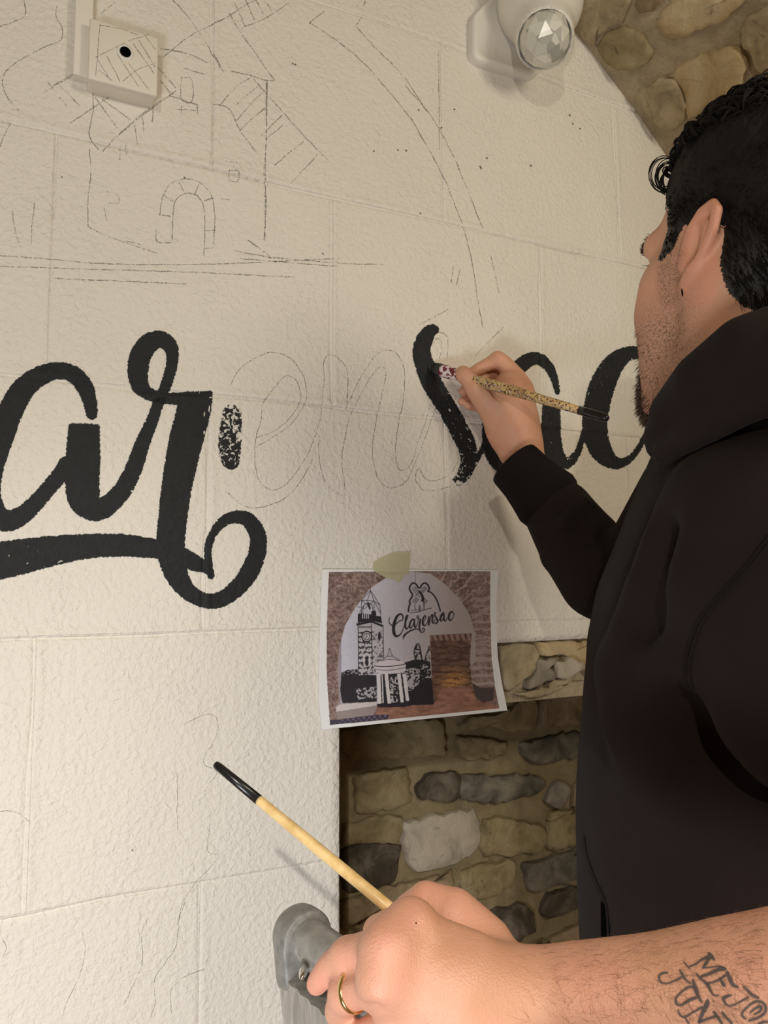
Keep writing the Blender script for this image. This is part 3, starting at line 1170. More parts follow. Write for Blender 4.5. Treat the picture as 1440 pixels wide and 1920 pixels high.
EN = sc(5.143, 400, 620, [
    [(165, 530), (230, 400), (330, 310), (500, 220), (620, 215), (740, 265), (850, 400), (890, 520), (895, 650), (850, 760), (750, 900), (600, 1010), (410, 1125)],
    [(410, 1030), (560, 980), (700, 880), (810, 740), (840, 620), (810, 500), (770, 455), (690, 440), (590, 550), (480, 700), (460, 860), (410, 1030), (400, 1200), (410, 1340), (450, 1460), (540, 1530), (640, 1520), (740, 1440), (850, 1290), (930, 1150), (1000, 950), (1035, 820), (1050, 650), (1070, 450), (1060, 330), (1100, 240), (1160, 240), (1250, 310), (1290, 420), (1290, 650)],
    [(140, 1560), (250, 1660), (370, 1710), (520, 1690), (680, 1620), (830, 1470), (960, 1230)], [(1020, 1000), (1015, 1180), (1040, 1340), (1080, 1460), (1170, 1550), (1250, 1590)]]) \
  + sc(4.8, 600, 620, [[(250, 660), (350, 450), (450, 290), (530, 200), (600, 175), (680, 200), (740, 300), (760, 430), (745, 650), (710, 800), (680, 1050), (690, 1200), (720, 1255), (780, 1240), (840, 1150), (880, 1000), (940, 850), (990, 660)],
    [(225, 1420), (195, 1180), (215, 1000), (260, 800), (330, 640), (450, 430), (545, 325), (590, 380), (550, 600), (500, 830), (470, 1050), (490, 1230), (540, 1360), (640, 1415), (770, 1360), (860, 1180), (950, 950), (1040, 690)],
    [(235, 720), (255, 420)], [(1240, 1180), (1180, 1280), (1080, 1340), (980, 1350), (920, 1300), (900, 1240), (870, 1270), (860, 1340), (920, 1430), (1030, 1440), (1180, 1400)],
    [(1020, 120), (1050, 70), (1090, 100), (1090, 200), (1070, 250)], [(1040, 10), (1120, 30), (1150, 90), (1145, 250)]]) \
  + sc(5.538, 760, 600, [[(720, 380), (830, 260), (940, 150), (1020, 70)]])
lines('pencil_outline', EN, M_PEN, wall, 'faint pencil outlines of the unpainted letters e, n and s', 1.7, 1.15)
CR = sc(3.098, 0, 1120, [[(1075, 735), (1180, 685), (1240, 685), (1265, 740), (1240, 840), (1190, 920), (1190, 975), (1260, 1020), (1200, 1110), (1195, 1200), (1220, 1310), (1205, 1450), (1230, 1490), (1270, 1500), (1180, 1610), (1140, 1650), (1060, 1780), (1030, 1900)],
    [(0, 1240), (90, 1245), (180, 1310)], [(1030, 1000), (1030, 1350)]]) \
  + sc(2.769, 0, 1600, [[(960, 250), (930, 340), (915, 470), (850, 580), (800, 660), (805, 780), (780, 850)], [(770, 330), (735, 420), (740, 560), (700, 660), (640, 790)],
    [(430, 410), (440, 500), (410, 640), (350, 760), (315, 880)], [(0, 420), (30, 480), (20, 540)], [(890, 830), (890, 710), (960, 640), (1060, 600)]])
lines('hairline_crack', CR, M_CRACK, wall, 'fine wandering cracks in the lower white paint', 1.2, 1.0, jit=1.0)
# small dark chips of missing paint
chips = [(850, 204), (826, 238), (911, 296), (898, 312), (345, 332), (115, 331), (548, 117), (553, 119), (1066, 215), (1072, 231), (1086, 240), (993, 310), (786, 400), (900, 315), (604, 475), (247, 1593), (784, 205), (745, 280), (700, 282), (760, 281)]
lines('paint_chip', [[(x, y), (x+2.5, y+3)] for x, y in chips], mat_pencil('paint_chip', (0.12, 0.09, 0.07), 0.15), wall, 'tiny dark chips in the white paint', 3.0, 2.0)

# ================================================================== FIXTURES ON THE WALL
M_PLASTIC = mat_plain('white_plastic', (0.80, 0.77, 0.70), 0.38, var=0.015)
M_BOXP = mat_plain('painted_plastic', (0.80, 0.75, 0.655), 0.5, bscale=300, bstr=0.15, var=0.02)
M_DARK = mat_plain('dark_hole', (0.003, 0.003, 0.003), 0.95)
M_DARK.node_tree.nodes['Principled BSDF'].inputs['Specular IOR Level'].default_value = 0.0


def rbox(lo, hi, bev, seg=3):
    bm = bmesh.new()
    bmesh.ops.create_cube(bm, size=1.0)
    for v in bm.verts:
        for i in range(3):
            v.co[i] = lo[i] if v.co[i] < 0 else hi[i]
    bmesh.ops.bevel(bm, geom=bm.edges[:], offset=bev, segments=seg, affect='EDGES', profile=0.5)
    return bm


# junction box with a hole, pencil lines across its cover
jx0, jz1 = W(170, 35, -0.03)[0], W(172, 36, -0.03)[2]
jx1, jz0 = W(293, 178, -0.03)[0], W(230, 162, -0.03)[2]
jb = thing('junction_box', 'square white junction box with a round black hole and pencil hatching', 'junction box')
bm_obj('body', rbox((jx0, -0.024, jz0), (jx1, 0.004, jz1), 0.003), M_BOXP, jb, True)
bm_obj('cover', rbox((jx0-0.0012, -0.031, jz0-0.0012), (jx1+0.0012, -0.0235, jz1+0.0012), 0.0022), M_BOXP, jb, True)
hc = W(235, 98, -0.031)
V, Fc = lathe_mesh(hc+np.array([0, 0.002, 0]), hc+np.array([0, -1, 0]), [(0, 0.0105), (0.0022, 0.0105), (0.0030, 0.0088), (0.0030, 0.0070), (0.0012, 0.0064)], 28)
o = mesh('grommet', V, Fc[:-2], M_PLASTIC, jb)
V, Fc = lathe_mesh(hc+np.array([0, 0.004, 0]), hc+np.array([0, -1, 0]), [(0, 0.0064), (0.0056, 0.0064), (0.0058, 0.0050)], 24)
o = mesh('hole', V, Fc, M_DARK, jb)
o['label'] = 'round black hole'
BX = sc(2.0, 0, 0, [[(375, 90), (368, 180), (358, 285)], [(375, 95), (450, 108), (520, 132)], [(358, 215), (430, 180), (470, 160)], [(480, 155), (560, 128)], [(460, 305), (520, 260), (583, 238)],
    [(365, 225), (415, 300)], [(400, 210), (450, 305)], [(440, 205), (520, 325)], [(480, 235), (560, 338)], [(500, 165), (578, 275)], [(520, 150), (583, 255)], [(370, 262), (420, 302)], [(545, 135), (583, 185)]])
_f0 = lines('pencil_hatching', BX, M_PEN, jb, 'pencil hatching drawn across the cover', 1.4, 1.6, Y=-0.031, off=0.0003)

tk = thing('cable_trunking', 'narrow vertical white cable trunking left of the junction box', 'trunking')
tx0, tx1, tz0 = W(138, 120, -0.014)[0], W(171, 120, -0.014)[0], W(150, 141, -0.014)[2]
bm_obj('channel', rbox((tx0, -0.009, tz0), (tx1, 0.004, 2.66), 0.0015), M_BOXP, tk, True)
bm_obj('lid', rbox((tx0-0.0008, -0.0145, tz0), (tx1+0.0008, -0.0088, 2.66), 0.0022), M_BOXP, tk, True)

# motion sensor
ms = thing('motion_sensor', 'white motion sensor with a faceted lens dome beside the stone vault', 'motion sensor')
pl = [(887, 28), (918, -4), (990, -40), (1075, -25), (1078, 60), (1012, 136), (1000, 144), (898, 113), (887, 102)]
q = np.array([W(x, y, -0.016)[[0, 2]] for x, y in pl])
q = densify(q, 0.006)
for _ in range(2):
    q = 0.5*q+0.25*(np.roll(q, 1, 0)+np.roll(q, -1, 0))
c = q.mean(0)
V, Fc = [], []
n = len(q)
rings = [(1.0, 0.004), (1.0, -0.012), (0.985, -0.0155), (0.95, -0.0165), (0.90, -0.016), (0.88, -0.0145), (0.6, -0.0145)]
for s, y in rings:
    for p in q:
        w = c+(p-c)*s
        V.append((w[0], y, w[1]))
for r in range(len(rings)-1):
    for k in range(n):
        k2 = (k+1) % n
        Fc.append((r*n+k, r*n+k2, (r+1)*n+k2, (r+1)*n+k))
Fc.append(tuple((len(rings)-1)*n+k for k in range(n)))
mesh('base_plate', V, Fc, M_PLASTIC, ms)
hcn = W(1013, 6, -0.060)
dpt = float((hcn-CAM) @ FW)
hr = 79*mpp(dpt)
Fd = Field(hcn-0.12, hcn+0.12, 0.003)
Fd.ell(hcn, (hr, hr*0.98, hr), 0)
Fd.tube([W(1005, 0, -0.012), W(1010, 4, -0.045)], [hr*0.95, hr*0.9], 0.02)
lc = W(1021, 74, -0.095)
ld = float((lc-CAM) @ FW)
lr = 49*mpp(ld)
Fd.tube([W(1013, 30, -0.07), W(1021, 70, -0.088)], [lr*1.15, lr*1.12], 0.015)
dirl = lc-hcn
dirl /= np.linalg.norm(dirl)
Fd.ell(lc+dirl*0.004, (lr*1.01,)*3, 0.002, op='s')
V, Q = Fd.mesh()
V = relax(V, Q, 2)
quad_mesh('housing', V, Q, M_PLASTIC, ms)
bm = bmesh.new()
bmesh.ops.create_icosphere(bm, subdivisions=2, radius=1.0)
r_ = random.Random(4)
for v in bm.verts:
    k = lr*(1.0+r_.uniform(-0.05, 0.03))
    v.co = Vector(lc+np.array(v.co.normalized())*k)
M_LENS = NT('clear_lens')
nn = M_LENS.voro(55, 'F1', out='Color')
lum = M_LENS.n('ShaderNodeRGBToBW', i_Color=nn).outputs[0]
M_LENS.set(Base_Color=M_LENS.ramp(lum, [(0.25, (0.42, 0.42, 0.38)), (0.45, (0.70, 0.70, 0.62)), (0.7, (0.82, 0.82, 0.72))]), Roughness=0.22, Transmission_Weight=0.12, IOR=1.45)
bm_obj('lens_dome', bm, M_LENS.m, ms, False)

# ================================================================== THE PRINT TAPED TO THE WALL
# print plane coordinates (X, Y) run over 143..1280 x 155..1135 as laid out on the sheet
NU, NV = 460, 400


def interp(t, xs, ys):
    return np.interp(t, xs, ys)


u = np.linspace(0, 1, NU+1)[None, :].repeat(NV+1, 0)
v = np.linspace(0, 1, NV+1)[:, None].repeat(NU+1, 1)
XL = interp(v, [0, .15, .35, .6, .8, 1], [143, 136, 130, 122, 120, 140])
XR = interp(v, [0, .2, .45, .62, .8, 1], [1226, 1211, 1214, 1222, 1246, 1281])
YT = 155+5*u
YB = interp(u, [0, 1], [1140, 1022])
XX = XL+(XR-XL)*u
YY = YT+(YB-YT)*v


def seg_d(pts, wid=None):
    """distance field to a polyline (optionally minus half width)"""
    best = np.full(XX.shape, 1e3)
    pts = np.asarray(pts, float)
    for a, b in zip(pts[:-1], pts[1:]):
        m = 40
        x0, x1 = min(a[0], b[0])-m, max(a[0], b[0])+m
        y0, y1 = min(a[1], b[1])-m, max(a[1], b[1])+m
        ins = (XX > x0) & (XX < x1) & (YY > y0) & (YY < y1)
        if not ins.any():
            continue
        px, py = XX[ins], YY[ins]
        d = b[:2]-a[:2]
        t = np.clip(((px-a[0])*d[0]+(py-a[1])*d[1])/max(d @ d, 1e-9), 0, 1)
        dd = np.hypot(px-a[0]-t*d[0], py-a[1]-t*d[1])
        if len(a) > 2:
            dd = dd-(a[2]+t*(b[2]-a[2]))/2
        best[ins] = np.minimum(best[ins], dd)
    return best


def inside(poly):
    poly = np.asarray(poly, float)
    r = np.zeros(XX.shape, bool)
    n = len(poly)
    for i in range(n):
        x1, y1 = poly[i]
        x2, y2 = poly[(i+1) % n]
        c = (y1 > YY) != (y2 > YY)
        r ^= c & (XX < (x2-x1)*(YY-y1)/(y2-y1+1e-9)+x1)
    return r


G = np.stack([XX, YY, np.zeros_like(XX)], -1).reshape(-1, 3)
N1 = fbm(G, 1/26.0, 31, 3).reshape(XX.shape)
N2 = fbm(G, 1/9.0, 32, 2).reshape(XX.shape)
Gs = G.copy()
Gs[:, 0] *= 0.45
N3 = fbm(Gs, 1/16.0, 33, 3).reshape(XX.shape)
col = np.zeros(XX.shape+(3,))
A = np.array


def put(mask, c, a=1.0):
    m = (mask*a)[..., None] if mask.dtype != bool else mask[..., None]*a
    c = np.asarray(c, float)
    col[:] = col*(1-m)+c*m


def stro(pts, w, c, a=1.0, soft=2.2):
    pts = [tuple(p)+((w,) if len(p) == 2 else ()) for p in pts]
    d = seg_d(catmull(pts, 7.0) if len(pts) > 2 else pts)
    put(np.clip(0.5-d/soft, 0, 1)*a, c)


paper_c = A([232, 228, 232])/255
INK = A([38, 34, 40])/255
put(np.ones(XX.shape), paper_c)
IMG = inside([(186, 172), (700, 166), (1176, 167), (1176, 420), (1184, 700), (1206, 880), (1232, 1008), (700, 1062), (192, 1112), (172, 800), (172, 500)])
stone_c = (A([92, 72, 66])/255)[None, None]*(1-N3[..., None])+(A([150, 128, 120])/255)[None, None]*N3[..., None]
stone_c = stone_c+((N2-0.5)*0.30)[..., None]
put(IMG, 0)
col[:] = np.where(IMG[..., None], stone_c, col)
# radial masonry joints of the vault to the right and coursed wall below it
rad = np.hypot(XX-690, YY-620)
ang = np.arctan2(YY-620, XX-690)
jm = (np.sin(ang*46+N1*5) > 0.80) & (XX > 860) & (YY < 480)
jm |= (np.sin(YY/7.6+N1*3) > 0.72) & (XX > 1060) & (YY >= 330) & (YY < 900)
put((IMG & jm).astype(float), A([176, 158, 150])/255, 0.65)
put((IMG & (XX > 1060) & (YY < 900)).astype(float), A([150, 128, 124])/255, 0.30)
TYM = inside([(250, 985), (236, 780), (248, 640), (285, 500), (345, 395), (440, 270), (560, 192), (690, 168), (810, 182), (900, 248), (985, 335), (1045, 425), (1085, 560), (1085, 720), (830, 985)]) & IMG
g = np.clip((XX-260)/800, 0, 1)[..., None]
tymc = (A([186, 184, 198])/255)*(1-g)+(A([158, 148, 146])/255)*g
col[:] = np.where(TYM[..., None], tymc+((N2-0.5)*0.03)[..., None], col)
put((TYM & (XX < 262)).astype(float), A([110, 96, 98])/255, 0.55)
# opening with its brick row and rubble wall, floor
OPEN = inside([(804, 558), (1062, 548), (1052, 700), (1062, 860), (1105, 960), (1100, 990), (826, 990)]) & IMG
oc = (A([66, 48, 44])/255)[None, None]*(1-N3[..., None])+(A([128, 98, 80])/255)[None, None]*N3[..., None]
warm = np.exp(-((XX-955)/90)**2-((YY-850)/70)**2)[..., None]
oc = oc+warm*A([0.30, 0.20, 0.06])
col[:] = np.where(OPEN[..., None], oc, col)
put((OPEN & (np.sin(YY/6.0+N1*6) > 0.8) & (YY > 600) & (YY < 880)).astype(float), A([40, 28, 26])/255, 0.5)
put((OPEN & (YY < 592) & (np.sin((XX-YY*0.3)/5.5) > -0.1)).astype(float), A([156, 132, 126])/255, 0.7)
RW = inside([(1052, 560), (1085, 555), (1176, 560), (1184, 720), (1200, 880), (1110, 880), (1062, 850), (1046, 720)]) & IMG
put((RW & (np.sin(YY/8.0+N1*3) > 0.6)).astype(float), A([168, 150, 142])/255, 0.6)
FL = inside([(480, 1000), (830, 985), (880, 880), (1040, 872), (1100, 960), (1170, 975), (1235, 1010), (700, 1066), (460, 1084)]) & IMG
col[:] = np.where(FL[..., None], (A([138, 100, 84])/255)*(0.75+0.5*N3[..., None]), col)
put(inside([(1062, 850), (1110, 880), (1198, 880), (1196, 955), (1130, 975), (1090, 940)]) & IMG, A([64, 54, 56])/255, 0.9)
# slab and chequered edge
put(inside([(230, 985), (470, 962), (482, 1000), (460, 1050), (235, 1075)]) & IMG, A([138, 126, 124])/255)
put(inside([(230, 1000), (250, 985), (470, 962), (480, 990), (230, 1030)]) & IMG, A([188, 180, 180])/255)
put(inside([(190, 1112), (190, 1080), (250, 1078), (460, 1050), (556, 1046), (545, 1076)]) & IMG, A([58, 50, 66])/255)
put((inside([(210, 1100), (250, 1082), (460, 1056), (550, 1050), (540, 1072)]) & (np.sin(XX/5.2)*np.sin((YY+XX*0.09)/6.0) > 0.35)).astype(float), A([130, 120, 150])/255, 0.7)
# black silhouettes of the town
blk = inside([(262, 790), (300, 772), (365, 768), (380, 800), (478, 806), (480, 968), (268, 978), (255, 900)])
put(blk, INK)
put((inside([(350, 890), (478, 872), (478, 945), (365, 955)]) & (N2 > 0.5)).astype(float), tymc.mean((0, 1)), 0.9)
put((inside([(262, 776), (365, 768), (365, 800), (268, 806)]) & (N2 > 0.52)).astype(float), tymc.mean((0, 1)), 0.7)
put(inside([(650, 728), (720, 706), (808, 722), (815, 800), (830, 985), (690, 990), (655, 960)]), INK)
put((inside([(655, 770), (700, 760), (745, 770), (740, 860), (690, 900), (660, 900)]) & (N2 > 0.42)).astype(float), tymc.mean((0, 1)), 0.92)
put((inside([(745, 720), (806, 722), (816, 820), (760, 840)]) & (N2 > 0.60)).astype(float), tymc.mean((0, 1)), 0.9)
for pts in ([(715, 705), (708, 660), (722, 618), (738, 615), (748, 650), (752, 700), (770, 740)], [(800, 640), (780, 690), (770, 740)]):
    stro(pts, 6, INK)
put((inside([(708, 640), (722, 616), (742, 616), (756, 680), (772, 735), (715, 720)]) & (N2 > 0.50)), INK)
put((inside([(804, 600), (782, 680), (772, 736), (806, 730)]) & (N2 > 0.56)), INK)
# clock tower
T1 = inside([(362, 488), (446, 474), (450, 640), (452, 800), (368, 806)])
T2 = inside([(446, 474), (516, 505), (522, 760), (470, 790), (452, 800)])
lt = A([176, 170, 176])/255
put(T1 | T2, lt)
put(((T1 & (N2+0.25*np.sin(YY/5.0) > 0.56)) & (YY > 540)).astype(float), INK, 0.85)
put(((T2 & (N2 > 0.60)) & (YY > 530)).astype(float), INK, 0.6)
for x in range(368, 446, 13):
    stro([(x, 515), (x+6, 505), (x+12, 513)], 4, INK)
put(inside([(352, 488), (446, 468), (520, 498), (514, 510), (446, 482), (358, 502)]), INK)
put(inside([(364, 428), (385, 424), (445, 432), (447, 412), (474, 408), (476, 440), (506, 444), (512, 488), (447, 470), (362, 484)]), INK)
for x in (392, 404, 416, 428):
    stro([(x, 428), (x, 456)], 6, lt)
for a, b in (((440, 262), (440, 292)), ((440, 285), (386, 345)), ((440, 285), (497, 372)), ((384, 345), (462, 350)), ((386, 345), (384, 428)), ((462, 345), (464, 430)), ((497, 372), (505, 440)),
             ((384, 345), (440, 390)), ((462, 350), (400, 400)), ((440, 285), (462, 350)), ((440, 292), (420, 350)), ((462, 350), (498, 375)), ((468, 360), (500, 420)), ((374, 420), (400, 376)), ((360, 386), (384, 388))):
    stro([a, b], 3.4, INK)
stro([(392, 424), (400, 380), (425, 362), (450, 378), (458, 424)], 4, INK)
stro([(425, 362), (432, 380), (436, 396)], 12, INK)
cl = np.hypot((XX-418)/1.0, (YY-568)/1.08)
put(cl < 33, lt)
put(np.abs(cl-30) < 4, INK)
put(np.abs(cl-19) < 2.2, INK)
stro([(418, 568), (418, 552)], 3.5, INK)
stro([(418, 568), (412, 578)], 3.5, INK)
stro([(402, 740), (402, 690), (418, 672), (434, 690), (434, 735)], 9, A([196, 190, 194])/255)
put(inside([(411, 745), (411, 695), (418, 684), (426, 694), (428, 750)]), INK)
stro([(446, 482), (450, 640), (452, 790)], 4, INK)
stro([(518, 505), (520, 640), (522, 700)], 4, INK)
stro([(364, 500), (366, 650), (366, 768)], 4, INK)
put(inside([(486, 560), (492, 536), (500, 545), (502, 590), (490, 596)]), INK)
# rotunda
put(inside([(482, 780), (500, 800), (650, 790), (668, 975), (490, 985)]), INK)
put(inside([(468, 742), (500, 716), (560, 708), (630, 716), (658, 738), (655, 778), (600, 795), (500, 798), (474, 785)]), A([196, 188, 192])/255)
stro([(466, 748), (510, 752), (570, 750), (630, 742), (658, 734)], 5, INK)
stro([(470, 768), (520, 774), (580, 772), (654, 758)], 3, INK)
put(inside([(512, 712), (540, 690), (553, 660), (558, 645), (566, 660), (575, 688), (616, 712)]), A([176, 168, 172])/255)
for p in ([(505, 715), (540, 690), (553, 662), (558, 640), (566, 662), (578, 688), (622, 714)], [(510, 716), (560, 708), (618, 716)], [(545, 690), (576, 688)]):
    stro(p, 3, INK)
for x0, x1, y1 in ((484, 498, 978), (530, 556, 980), (608, 636, 972), (640, 668, 960)):
    put(inside([(x0-4, 796), (x0+18, 794), (x1+10, y1), (x1-10, y1+2)]), A([202, 196, 198])/255)
put(inside([(508, 800), (516, 800), (522, 975), (514, 975)]), A([190, 184, 186])/255)
put((inside([(560, 815), (606, 810), (612, 970), (556, 975)]) & (N2 > 0.60)).astype(float), A([190, 184, 186])/255, 0.9)
put(inside([(480, 982), (690, 972), (700, 990), (640, 1000), (490, 1004)]), INK)
# windmill mark and script, traced in its own frame (x9.6 zoom)
B = lambda pts: [((720+x/9.6-560)*3.273, (1080+y/9.6-1020)*3.273)+((w/9.6*3.273,) if True else ()) for x, y, w in pts]


def bs(pts, w=None, c=INK):
    p = [(q[0], q[1], q[2] if len(q) > 2 else w) for q in pts]
    p = B(p)
    d = seg_d(catmull(p, 3.0) if len(p) > 2 else p)
    put(np.clip(0.5-d/2.0, 0, 1), c)


bs([(438, 640), (448, 560), (470, 495), (460, 450), (500, 380), (512, 330), (480, 280), (458, 220), (490, 150), (540, 125), (590, 165), (615, 205), (650, 212), (690, 150), (735, 125), (790, 165), (815, 230), (790, 275)], 30)
bs([(790, 275), (850, 300), (920, 380), (970, 480), (1005, 600), (1010, 630)], 26)
for a, b in (((505, 225), (590, 330)), ((530, 200), (615, 310)), ((555, 185), (630, 280)), ((735, 185), (670, 260)), ((755, 200), (685, 285)), ((775, 220), (700, 300)),
             ((590, 380), (510, 460)), ((610, 400), (530, 480)), ((625, 420), (560, 495)), ((720, 400), (785, 455)), ((715, 425), (765, 480)), ((705, 445), (745, 500))):
    bs([a, b], 11)
bs([(640, 280), (680, 340), (700, 400), (690, 440)], 46)
bs([(560, 370), (600, 330), (640, 380)], 12)
bs([(560, 500), (555, 560), (570, 600)], 10)
bs([(712, 450), (720, 540), (718, 590)], 16)
bs([(640, 540), (640, 620)], 34, A([96, 84, 92])/255)
bs([(470, 665), (560, 650), (640, 640), (760, 600), (860, 575)], 12)
bs([(480, 620), (560, 610), (700, 600)], 8)
bs([(105, 745, 12), (90, 790, 14), (100, 850, 16), (140, 890, 20), (180, 890, 20), (230, 850, 18), (290, 800, 18), (315, 810, 16), (340, 770, 20), (335, 710, 26), (295, 685, 32), (240, 720, 44), (200, 800, 52), (175, 900, 58), (175, 1000, 58), (200, 1070, 48), (250, 1080, 34), (310, 1030, 20), (350, 940, 16), (390, 830, 18), (425, 740, 20), (425, 705, 18), (400, 730, 28), (385, 830, 36), (385, 910, 36), (410, 955, 24), (450, 900, 14)])
bs([(545, 790, 18), (520, 775, 26), (475, 830, 34), (460, 900, 34), (480, 940, 24), (520, 880, 14), (545, 800, 16)])
bs([(548, 790, 30), (545, 880, 34), (565, 925, 26), (600, 860, 14), (620, 770, 14), (625, 725, 14), (600, 722, 22), (600, 765, 16), (650, 770, 16), (650, 810, 34), (636, 890, 34), (640, 960, 28), (665, 1012, 18), (710, 1005, 20), (728, 960, 20), (700, 940, 16), (680, 975, 12)])
bs([(345, 1140, 10), (360, 1080, 34), (420, 1020, 30), (520, 968, 26), (600, 955, 20), (660, 980, 14)])
bs([(680, 860, 12), (730, 800, 14), (752, 740, 18), (735, 715, 22), (700, 780, 34), (700, 860, 36), (730, 895, 26), (775, 840, 14), (805, 740, 14)])
bs([(808, 730, 26), (806, 880, 28), (830, 780, 18), (860, 700, 24), (876, 720, 30), (868, 820, 30), (890, 850, 18), (920, 780, 14)])
bs([(940, 665, 12), (915, 660, 20), (915, 710, 28), (945, 760, 32), (965, 815, 28), (940, 855, 24), (905, 845, 14)])
bs([(965, 820, 12), (1010, 760, 12), (1075, 680, 20), (1060, 665, 22), (1025, 720, 32), (1015, 790, 30), (1040, 810, 16), (1075, 730, 14)])
bs([(1080, 690, 28), (1078, 780, 30), (1105, 810, 20), (1140, 750, 14)])
bs([(1255, 690, 12), (1225, 640, 28), (1180, 680, 36), (1165, 760, 36), (1195, 800, 26), (1240, 750, 14), (1268, 680, 12)])
stro([(716, 170), (717, 232)], 2.5, A([90, 84, 92])/255)
col += ((N1-0.5)*0.02)[..., None]
col = np.clip(col*1.10+0.02, 0, 0.95)
lin = np.where(col <= 0.04045, col/12.92, ((np.clip(col, 0, 1)+0.055)/1.055)**2.4)
px, py = 560+XX/3.273, 1020+YY/3.273
lift = 0.0022+0.010*np.clip(v-0.35, 0, 1)*np.clip(u-0.2, 0, 1)+0.003*np.sin(v*3.0)*(1-u)+0.002*np.sin(u*9+v*5)*v
Vp = np.array([W(a, b, -l) for a, b, l in zip(px.ravel(), py.ravel(), lift.ravel())])
q0 = np.arange(NU*NV)
r0 = q0//NU*(NU+1)+q0 % NU
Qp = np.stack([r0, r0+1, r0+NU+2, r0+NU+1], 1)
back = Vp.copy()
back[:, 1] += 0.0003
nb = len(Vp)
ring = np.concatenate([np.arange(NU+1), (np.arange(1, NV+1))*(NU+1)+NU, NV*(NU+1)+np.arange(NU-1, -1, -1), np.arange(NV-1, 0, -1)*(NU+1)])
side = np.stack([ring, np.roll(ring, -1), np.roll(ring, -1)+nb, ring+nb], 1)
M_PAPER = NT('printed_paper')
M_PAPER.set(Base_Color=M_PAPER.attr('print', 'Color'), Roughness=0.55)
ca = np.concatenate([lin.reshape(-1, 3), np.ones((nb, 1))], 1)
cb = np.concatenate([np.full((nb, 3), 0.78), np.ones((nb, 1))], 1)
pr = thing('printed_sheet', 'curling paper print of the mural design taped over the opening corner', 'print')
quad_mesh('sheet', np.vstack([Vp, back]), np.vstack([Qp, side]), M_PAPER.m, pr, {'print': np.vstack([ca, cb])})
# strip of masking tape over the top edge
M_TAPE = NT('masking_tape')
M_TAPE.set(Base_Color=(0.62, 0.58, 0.36, 1), Roughness=0.45, Normal=M_TAPE.bump(M_TAPE.noise(300, 2), 0.3, 0.0006))
M_TAPE.alpha(M_TAPE.math('ADD', 0.62, M_TAPE.math('MULTIPLY', M_TAPE.noise(60), 0.2)))
tp = [[(700, 1054), (712, 1047), (738, 1036), (752, 1035), (769, 1034)], [(699, 1062), (720, 1058), (740, 1055), (757, 1054), (769, 1053)], [(701, 1071), (722, 1072), (740, 1073), (757, 1074), (766, 1075)], [(712, 1077), (725, 1084), (738, 1086), (748, 1093), (760, 1078)]]
V, Fc = [], []
for j, row in enumerate(tp):
    for x, y in row:
        V.append(W(x, y, -0.0042 if j >= 2 else (-0.0034 if j else -0.0022)))
for j in range(3):
    for i in range(4):
        a = j*5+i
        Fc.append((a, a+1, a+6, a+5))
V = np.array(V)
nb = len(V)
V2 = V.copy()
V2[:, 1] += 0.00015
ringt = [0, 1, 2, 3, 4, 9, 14, 19, 18, 17, 16, 15, 10, 5]
for i in range(len(ringt)):
    a, b = ringt[i], ringt[(i+1) % len(ringt)]
    Fc.append((a, b, b+nb, a+nb))
o = mesh('tape', np.vstack([V, V2]), Fc, M_TAPE.m, pr, False)
o['label'] = 'pale yellow torn strip of masking tape'

# ================================================================== THE PAINTER
def mat_skin(name, base, red, dark, hair=0.0):
    t = NT(name)
    n = t.noise(55, 4, 0.6)
    n2 = t.noise(16, 3, 0.55)
    c = t.ramp(n2, [(0.30, dark), (0.5, base), (0.70, red)])
    c = t.mix(t.math('MULTIPLY', n, 0.35), c, base)
    c = t.mix(t.attr('red'), c, red)
    hm = t.attr('hairline')
    hs = t.math('GREATER_THAN', t.math('ADD', hm, t.math('MULTIPLY', t.math('SUBTRACT', t.noise(600, 2, 0.6), 0.5), 0.9)), 0.5)
    st = t.attr('stub')
    sp = t.noise(750, 2, 0.6)
    m = t.math('MULTIPLY', st, t.ramp(sp, [(0.46, (0, 0, 0)), (0.60, (1, 1, 1))]), True)
    c = t.mix(t.math('MULTIPLY', m, 0.75), c, (0.07, 0.04, 0.028, 1))
    c = t.mix(t.math('MULTIPLY', st, 0.22), c, (0.16, 0.09, 0.06, 1))
    c = t.mix(hs, c, (0.009, 0.006, 0.004, 1))
    fine = t.math('ADD', t.noise(900, 2, 0.5), t.math('MULTIPLY', t.noise(240, 3, 0.6), 0.8))
    t.set(Base_Color=c, Roughness=0.48, Normal=t.bump(fine, 0.45, 0.0009),
          Subsurface_Weight=0.12, Subsurface_Radius=(0.006, 0.002, 0.001), Subsurface_Scale=0.6)
    return t.m


M_SKIN = mat_skin('painter_skin', (0.66, 0.345, 0.22, 1), (0.71, 0.32, 0.21, 1), (0.60, 0.32, 0.20, 1))
M_HAIR = mat_plain('dark_brown_hair', (0.0075, 0.0050, 0.0032), 0.75, bscale=260, bstr=0.8, bdist=0.003, var=0.4)
M_HAIR.node_tree.nodes['Principled BSDF'].inputs['Specular IOR Level'].default_value = 0.25
M_BEARD = mat_plain('brown_beard', (0.060, 0.030, 0.016), 0.6, var=0.3)


